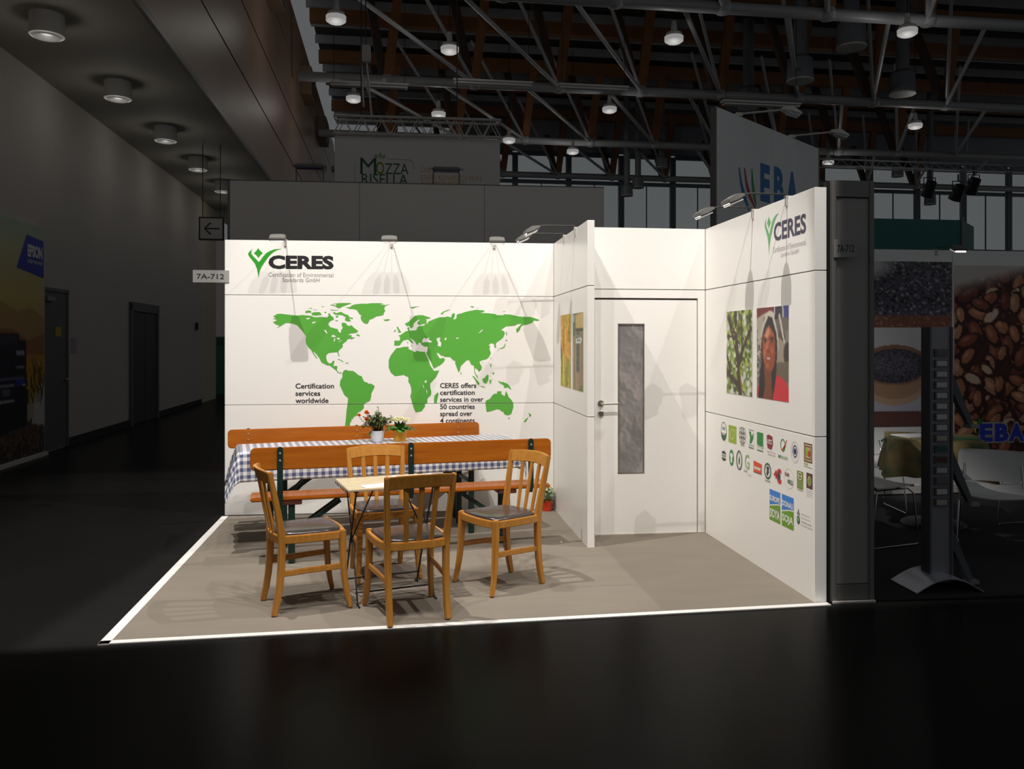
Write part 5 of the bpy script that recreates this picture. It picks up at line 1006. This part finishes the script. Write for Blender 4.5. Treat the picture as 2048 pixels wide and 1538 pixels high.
for pts, m in (([(.67, 4.22), (.74, 3.98), (.85, 3.78), (1.0, 3.6)], EB), ([(.84, 4.24), (.9, 4.02), (1.0, 3.84), (1.19, 3.66)], ER), ([(1.08, 4.26), (1.1, 4.05), (1.15, 3.86), (1.22, 3.7)], EG)):
    MB().bar([(x, z, .002) for x, z in pts], [.03, .07, .09, .03], .003, [(1, .4, 0)] * 4, M=TF).build('swoosh', m, tw)
for x, q in ((.72, 'the upper left one'), (2.55, 'the lower right one')):
    p_ = TF @ Vector((x, 5.003, -.04)); t = empty('tower_floodlight', p_, 0, 'long white arm lamp on the tower panel, ' + q, 'lamp', 'arm lamps on the tower panel')
    MB().box(-.05, .05, -.06, .06, 0, .05).tube([(0, 0, .04), (.66, -.1, .1)], .016, 8).build('arm', ALU, t); MB().bar([(.64, -.1, .11), (.78, -.12, .09), (.93, -.14, .02)], [.10, .2, .16], [.05, .08, .04], (0, 1, 0)).build('housing', ALU, t, bevel=.01); MB().bar([(.72, -.11, .055), (.90, -.135, -.005)], .14, .02, (0, 1, 0)).build('glass', mat('lamp_window', (.7, .7, .68), rough=.2), t)
# ------------------------------------------------------------------ neighbour's outer panel beside the right wall
op = empty('end_panel', (0, 0, 0), label='narrow dark grey framed end panel right of the bright stand', cat='wall')
OF = frame((1.158, -2.966, 0), (1, 0, 0))
MB().box(0, .02, .001, 2.54, -.06, -.02, OF).build('shadow_gap', IRON, op)
for a, b_ in ((.022, .05), (.262, .292)): MB().box(a, b_, .001, 2.545, -.06, .004, OF).build('frame_post', PARTDARK, op, bevel=.003)
MB().box(.05, .262, 2.445, 2.545, -.05, 0, OF).build('head_panel', PARTDARK, op, bevel=.002); MB().box(.05, .262, .108, 2.44, -.05, -.012, OF).build('panel', mat('grey_end_panel', (.33, .32, .305), rough=.5), op, bevel=.002); MB().box(.05, .262, .002, .105, -.05, -.004, OF).build('plinth', PARTDARK, op, bevel=.002)
MB().box(.022, .292, .0005, .012, .004, .02, OF).build('floor_strip', PARTGREY, op)
MB().box(1.168, 1.45, -2.9, .2, .001, 2.5).build('side_core', PARTDARK, op)
# number signs
def number_sign(loc, rz, w, h, lab):
    t = empty('stand_number_sign', loc, rz, lab, 'sign', 'stand number signs')
    MB().box(0, w, -.003, .003, -h, 0).build('plate', mat('sign_white', (.30, .30, .29), rough=.5), t, bevel=.001, seg=1)
    lettering('7A-712', frame((0, -.0035, 0), (1, 0, 0)), .035 if w > .2 else .02, w * .86, -h * .72, -h * .30, BLACK, t, .01, .001); return t
number_sign((-3.285, .070, 2.222), .04, .315, .112, 'white 7A-712 number sign sticking out left of the bright back wall')
number_sign((1.186, -2.976, 2.185), -.28, .135, .108, 'white 7A-712 number sign on the dark end panel at the right')
# arrow sign
ar = empty('arrow_sign', hp(-3.60, 16.2, 3.50), HA, 'square white sign with a black left arrow hanging in the corridor', 'sign')
MB().box(-.02, .44, 0, .04, 0, .44).build('frame', IRON, ar, bevel=.004); MB().box(.01, .41, -.006, 0, .03, .41).build('face', mat('sign_grey', (.55, .54, .52), rough=.5), ar)
MB().bar([(.30 + .06, -.008, .22), (.10, -.008, .22)], .025, .003, (0, 0, 1)).bar([(.20, -.008, .33), (.085, -.008, .22), (.20, -.008, .11)], .03, .003, (0, 0, 1)).build('arrow', IRON, ar)
for x in (.05, .37): MB().tube([(x, .02, .44), (x, .02, 1.8)], .008, 5).build('hanger', IRON, ar)
# ------------------------------------------------------------------ big advertising panel on the left hall wall
ad = empty('printed_hoarding', (0, 0, 0), label='tall printed advertising panel at the left edge with a dark printer in a yellow landscape', cat='advertisement')
AF_ = frame(hp(-4.80, 10.2), HF) @ Matrix.Translation((0, 0, 0))
def adp(v): return v - 10.2
MB().box(0, 2.10, .05, 3.16, -.09, -.001, AF_).build('board', DULLWHITE, ad, bevel=.004)
MB().box(0, 2.14, 0, .05, -.09, .03, AF_).build('plinth', PARTGREY, ad)
c = Canvas(72, 110, (190, 190, 150))
c.grad(0, (176, 198, 180), .12, (206, 206, 156)); c.grad(.12, (206, 206, 156), .34, (226, 200, 120)); c.grad(.34, (226, 200, 120), .5, (218, 156, 84)); c.grad(.5, (206, 140, 70), .72, (226, 176, 30)); c.grad(.72, (220, 180, 50), .82, (190, 170, 130))
c.poly([(0, .40), (.3, .33), (.6, .38), (.8, .36), (1, .41), (1, .5), (0, .5)], (200, 160, 100)); c.poly([(0, .47), (.5, .45), (.75, .50), (1, .47), (1, .56), (0, .56)], (176, 122, 66))
c.poly([(.0, .80), (1, .76), (1, .9), (0, .92)], (196, 180, 160)); c.poly([(0, .88), (1, .83), (1, 1), (0, 1)], (110, 84, 66)); c.poly([(0, .95), (1, .90), (1, 1), (0, 1)], (74, 62, 54)); c.speck(420, .012, [(86, 66, 52), (130, 104, 84), (60, 50, 46)], (0, .86, 1, 1), 31)
c.poly([(.80, .86), (.88, .70), (1, .69), (1, .88)], (214, 212, 208)); rd = random.Random(3)
for k in range(26): x = rd.uniform(.74, .97); y = rd.uniform(.66, .72); c.line((x, y + .06), (x + rd.uniform(-.08, .08), y - rd.uniform(.02, .1)), .012, (120, 92, 20))
c.poly([(0, .475), (.62, .475), (.63, .50), (.715, .505), (.74, .86), (.70, .865), (.1, .90), (0, .90)], (34, 36, 48)); c.poly([(.2, .478), (.6, .478), (.6, .52), (.2, .52)], (58, 60, 74)); c.rect(.58, .55, .69, .565, (176, 178, 186)); c.rect(.58, .61, .70, .614, (150, 152, 160)); c.rect(.0, .655, .7, .66, (120, 122, 132)); c.rect(.58, .66, .70, .695, (40, 70, 190)); c.rect(.35, .68, .56, .69, (160, 162, 170)); c.rect(.4, .70, .5, .73, (110, 112, 120)); c.rect(.3, .75, .56, .757, (190, 192, 196)); c.rect(.33, .74, .38, .75, (220, 220, 224))
c.mesh('picture', AF_, .0, 2.08, .06, 3.15, ad, .002)
lgm = ink('panel_blue', (36, 52, 190)); MB().flat([(adp(11.42), 2.54), (adp(12.25), 2.46), (adp(12.25), 2.97), (adp(11.72), 3.0)], (), .005, AF_).build('logo_block', lgm, ad, fix=False)
lettering('EPSON', AF_, adp(11.73), adp(12.20), 2.71, 2.88, WH, ad, .06, .008); lettering('EXCEED YOUR VISION', AF_, adp(11.73), adp(12.20), 2.63, 2.68, WH, ad, .02, .008)
lettering('EPSON', AF_, adp(11.57), adp(11.67), 1.0, 1.03, WH, ad, .02, .008)
# ------------------------------------------------------------------ neighbouring stand at the right
nc = MB().box(1.47, 6.4, -2.97, .2, .0004, .006).build('stand_carpet', mat('dark_stand_carpet', (.045, .042, .044), rough=.95, spec=.1)); tag(nc, 'dark carpet of the neighbouring stand at the right', 'carpet')
nw = empty('poster_wall', (0, 0, 0), label='white back wall of the neighbouring stand carrying big food posters', cat='wall')
NF = frame((1.9, .32, 0), (1, 0, 0)); X0 = 1.9
for a, b_ in ((0, 2.37), (2.375, 4.6)): MB().box(a, b_, .006, 2.53, -.06, 0, NF).build('panel', TWM, nw, bevel=.002)
MB().box(0, 4.6, .006, .09, .0, .012, NF).build('plinth', PARTGREY, nw)
def npost(cv, x0, x1, z0, z1, lab):
    t = empty('poster', (0, 0, 0), label=lab, cat='poster'); sh = MB().box(x0 - X0, x1 - X0, z0, z1, .0005, .004, NF).build('sheet', TAPE, t); cv.mesh('picture', NF, x0 - X0, x1 - X0, z0, z1, sh, .006); return t
c = Canvas(90, 64, (86, 82, 96)); c.speck(1500, .011, [(40, 38, 48), (120, 116, 130), (170, 168, 178), (66, 62, 76), (28, 26, 34), (96, 92, 108)], seed=41); c.ell(.1, .05, .42, .3, (206, 206, 206), soft=.7); c.rect(0, .82, 1, 1, (132, 84, 66)); c.speck(150, .008, [(150, 104, 84), (110, 66, 50), (180, 130, 108)], (0, .82, 1, 1), 42)
npost(c, 3.05, 4.261, 1.725, 2.408, 'poster of scattered dark seeds over a brown strip, left on the neighbouring stand')
c = Canvas(72, 92, (206, 206, 210)); c.grad(0, (214, 214, 214), .6, (196, 196, 202)); c.grad(.6, (206, 206, 212), 1, (180, 180, 196)); c.ell(.5, .60, .50, .33, (196, 164, 140)); c.ell(.5, .58, .46, .27, (178, 140, 112)); c.ell(.5, .45, .50, .24, (150, 110, 84)); c.ell(.5, .46, .455, .205, (70, 64, 78)); c.ell(.48, .43, .4, .16, (104, 98, 112), soft=.8)
rd = random.Random(9)
for k in range(900):
    a = rd.uniform(0, 6.283); r = math.sqrt(rd.random()); c.ell(.5 + .45 * r * math.cos(a), .46 + .2 * r * math.sin(a), .009, .007, rd.choice([(50, 46, 58), (120, 114, 128), (84, 78, 92), (36, 34, 42)]))
npost(c, 3.24, 4.009, .86, 1.723, 'poster of a wooden bowl of dark seeds, beneath the scattered seed poster')
MB().box(3.24 - X0, 4.009 - X0, .70, .855, .0005, .005, NF).build('brown_strip', mat('brown_strip', (.12, .05, .04), rough=.5, noise=.5, nscale=40, rgb2=(.2, .09, .07)), nw)
c = Canvas(76, 170, (74, 28, 20)); rd = random.Random(15)
for k in range(230):
    x, y = rd.uniform(-.05, 1.05), rd.uniform(.0, 1.02); s = rd.uniform(.07, .12); a = rd.uniform(-1.3, 1.3); base = rd.choice([(168, 98, 66), (142, 74, 52), (186, 120, 84), (120, 56, 42), (196, 140, 104)])
    c.ell(x + .012, y + .006, s * .62 + .02, s * .62 + .01, (58, 20, 16), a); c.ell(x, y, s * .58, s * 1.15 / c.asp, base, a); c.ell(x - .02, y - .008, s * .3, s * .7 / c.asp, tuple(min(255, q + 34) for q in base), a, soft=.8)
    if k % 9 == 0: c.ell(x, y, s * .5, s * .95 / c.asp, (226, 202, 176), a)
c._mix(np.clip((.12 - c.Y + (.5 - c.X) * .12) / .08, 0, 1), (214, 206, 200))
npost(c, 4.289, 5.25, .42, 2.377, 'tall poster of brown almonds at the right edge of the neighbouring stand')
nl = empty('stand_logo', (0, 0, 0), label='outlined blue EBA letters with green and yellow leaves low on the almond poster', cat='logo')
for ch_, x0, x1 in (('E', 4.575, 4.72), ('B', 4.745, 4.90), ('A', 4.905, 5.08)):
    lettering(ch_, NF, x0 - X0 - .015, x1 - X0 + .015, .515, .735, ink('outline_grey', (190, 186, 184)), nl, .10, .008); lettering(ch_, NF, x0 - X0, x1 - X0, .53, .72, ink('deep_blue', (36, 62, 196)), nl, .05, .010)
MB().flat([(x - X0, z) for x, z in ((4.47, .76), (4.52, .62), (4.56, .64), (4.55, .74))], (), .009, NF).build('leaf', ink('leaf_yellow', (210, 190, 60)), nl, fix=False); MB().flat([(x - X0, z) for x, z in ((4.56, .80), (4.53, .64), (4.58, .60), (4.63, .68))], (), .009, NF).build('leaf', ink('leaf_green', (40, 130, 70)), nl, fix=False)
for x, q in ((4.09, 'above the almond poster edge'), (5.35, 'unseen, added outside the right edge'), (2.9, 'unseen, added behind the end panel')):  # last two are unseen lamps added to brighten the posters
    t = floodlight((x, .32, 2.53), R(180), 'dull arm floodlight on the poster wall, ' + q, .28, 9.0, 1.0, True, 'floodlights of the neighbouring stand')
# green box sign with butterfly behind the poster wall
gb = empty('box_sign', (5.0, 3.5, 0), 0, 'dark green fascia box with a white butterfly above the poster wall', 'sign'); GB = mat('teal_board', (.015, .13, .12), rough=.6)
MB().prism([(-.2, 0), (1.66, 0), (2.3, .62), (2.3, 1.2), (-.2, 1.2)], 2.55, 3.36).build('box', GB, gb, bevel=.004)
MB().box(1.64, 1.68, -.02, .02, 0, 3.4).build('corner_post', HOUSE, gb); MB().prism([(-.15, .05), (1.6, .05), (2.2, .65), (2.2, 1.15), (-.15, 1.15)], .002, 2.55).build('lower_body', PARTDARK, gb)
GBF = frame((5.0, 3.495, 0), (1, 0, 0)); MB().flat([(.42, 3.18), (.60, 3.10), (.76, 2.92), (.95, 2.90), (1.18, 2.83), (1.05, 2.80), (.4, 2.80), (.38, 2.86), (.46, 2.93), (.40, 3.05)], (), .002, GBF).bar([(.76, 2.95, .002), (.88, 3.17, .002)], [.03, .05], .003, (1, 0, 0), M=GBF).bar([(.78, 2.95, .002), (1.02, 3.10, .002)], [.03, .04], .003, (1, 0, 0), M=GBF).build('butterfly', ink('butterfly', (226, 200, 196)), gb)
# brochure stand
bs = empty('brochure_stand', (2.02, -2.735, .006), R(-2), 'tall silver brochure column on an arched base at the right', 'stand'); SILV = mat('silver_grey', (.30, .30, .33), rough=.4, metal=.4)
MB().box(-.075, .075, -.03, .05, .03, 1.66).build('column', SILV, bs, bevel=.004)
for x in (-.078, .066): MB().box(x, x + .012, -.045, .052, .04, 1.66).build('edge_rail', mat('dark_silver', (.16, .16, .18), rough=.4, metal=.4), bs)
n = 10; top = []; 
rs = []
for k in range(n + 1):
    u = k / n; x = -.24 + .44 * u; z = .004 + .085 * math.sin(math.pi * u); rs.append([(x, -.17, z), (x, .13, z), (x, .13, z + .006), (x, -.17, z + .006)])
MB().rings(rs).build('base_plate', mat('base_silver', (.62, .62, .68), rough=.3, metal=.5), bs)
rd = random.Random(2); cols = [(.6, .6, .58), (.16, .15, .16), (.5, .5, .5), (.10, .04, .03), (.03, .12, .08), (.45, .42, .36)]
for k in range(15):
    z = 1.52 - k * .068; c_ = cols[(k * 5 + 1) % 6] if k not in (2, 3, 4, 5, 6) else (.6, .6, .6)
    MB().box(-.042, .042, -.046, -.03, z - .052, z).build('pocket', mat('dark_silver', (0, 0, 0)), bs); MB().box(-.034, .034, -.050, -.046, z - .04, z - .008).build('brochure', mat('brochure_%d' % (k % 6 if k not in (2, 3, 4, 5, 6) else 9), c_, rough=.5), bs)
for z in (1.42, .92, .42):
    MB().prism([(.06, .0), (.075, .0), (.245, -.40), (.215, -.40), (.075, -.14)], -.012, .035, Matrix(((1, 0, 0, 0), (0, 0, 1, .0), (0, 1, 0, z), (0, 0, 0, 1)))).build('tray', mat('tray_dark', (.10, .11, .12), rough=.4), bs); MB().box(.205, .265, -.035, .05, z - .41, z - .385).build('tray_lip', SILV, bs, bevel=.003)
# table with printed cloth
NCL = mat('printed_cloth', (.36, .24, .09), rough=.7, noise=1.0, nscale=7, rgb2=(.05, .09, .04)); GRN = mat('cloth_green', (.02, .14, .06), rough=.7)
nt_ = empty('stand_table', (3.11, -1.08, .0065), R(-28), 'table under a brown and green printed cloth on the neighbouring stand', 'table')
rs = []; top = [(-.36, -.36), (.36, -.36), (.36, .36), (-.36, .36)]
def oct_(k, z, j=0.0):
    out = []
    for i in range(32):
        a = 2 * math.pi * i / 32; m_ = max(abs(math.cos(a)), abs(math.sin(a))); r = .37 * k / (m_ ** .9); r *= 1 + j * math.sin(i * 4.1); dz = -j * 2.2 * (r - .37) if j else 0
        out.append((r * math.cos(a), r * math.sin(a), z + dz))
    return out
MB().rings([oct_(.02, .752), oct_(.97, .752), oct_(1.0, .745), oct_(1.03, .66, .03), oct_(1.08, .56, .06), oct_(1.12, .47, .07)], cap=True).build('cloth', NCL, nt_, angle=60)
MB().bar([(-.41, -.02, .70), (-.34, -.02, .754), (.34, -.1, .754), (.41, -.1, .70)], .12, .004, (0, 1, 0)).build('cloth_band', GRN, nt_)
MB().lathe([(.02, .01), (.26, .01), (.24, .03), (.04, .05), (.035, .70), (.02, .72)], 18).build('pedestal', IRON, nt_)
lp = MB().box(-.16, .16, -.11, .11, 0, .012).build('brochure_pile', PAPER, bevel=.002); lp.location = (2.98, -1.02, .7595); lp.rotation_euler = (0, 0, .2); tag(lp, 'pile of white brochures on the printed tablecloth', 'brochures')
# white shell chairs with sled wire bases
SHELL = mat('white_shell_plastic', (.66, .66, .66), rough=.4)
def shell_chair():
    t = empty('shell_chair'); rs = []
    for y, z, w in ((.23, .435, .20), (.20, .452, .225), (.08, .448, .235), (-.06, .44, .23), (-.17, .445, .22), (-.21, .47, .20)):
        rs.append([(w * x, y + .03 * (1 - x * x) * (1 if y > .1 else 0), z + .018 * x * x) for x in (-1, -.8, -.4, 0, .4, .8, 1)] + [(w * x, y + .03 * (1 - x * x) * (1 if y > .1 else 0), z + .018 * x * x - .008) for x in (1, .8, .4, 0, -.4, -.8, -1)])
    MB().rings(rs).build('seat', SHELL, t, angle=50); rs = []
    for z, w, y in ((.49, .17, -.215), (.53, .215, -.222), (.60, .235, -.235), (.69, .235, -.252), (.72, .225, -.258), (.728, .20, -.26)):
        rs.append([(w * x, y - .035 * (1 - x * x), z) for x in (-1, -.7, -.35, 0, .35, .7, 1)] + [(w * x, y - .035 * (1 - x * x) - .007, z) for x in (1, .7, .35, 0, -.35, -.7, -1)])
    MB().rings(rs).build('backrest', SHELL, t, angle=50)
    for s in (-1, 1): MB().tube([(s * .19, -.25, .62), (s * .20, -.21, .50), (s * .20, -.15, .436), (s * .20, .16, .436), (s * .215, .2, .40), (s * .235, .24, .02), (s * .235, .22, .008), (s * .235, -.22, .008), (s * .235, -.24, .02), (s * .21, -.16, .43)], .0065, 8).build('wire_leg', CHROME, t)
    MB().tube([(-.2, .12, .432), (.2, .12, .432)], .0065, 8).tube([(-.2, -.12, .432), (.2, -.12, .432)], .0065, 8).build('cross_wire', CHROME, t); return t
sc0 = shell_chair()
for i, (x, y, a, lab) in enumerate(((2.27, -1.55, -75, 'white shell chair half hidden behind the end panel, seat towards the printed table'), (2.98, -1.98, 143, 'white shell chair nearest the camera at the right edge, turned away from the printed table'), (2.93, -.40, 172, 'white shell chair behind the printed table, its back at the poster wall'), (3.92, -1.35, 100, 'white shell chair at the far right side of the printed table'))):
    o = sc0 if i == 0 else copy_tree(sc0); o.location = (x, y, .006); o.rotation_euler = (0, 0, R(a)); tag(o, lab, 'chair', 'white shell chairs of the neighbouring stand')
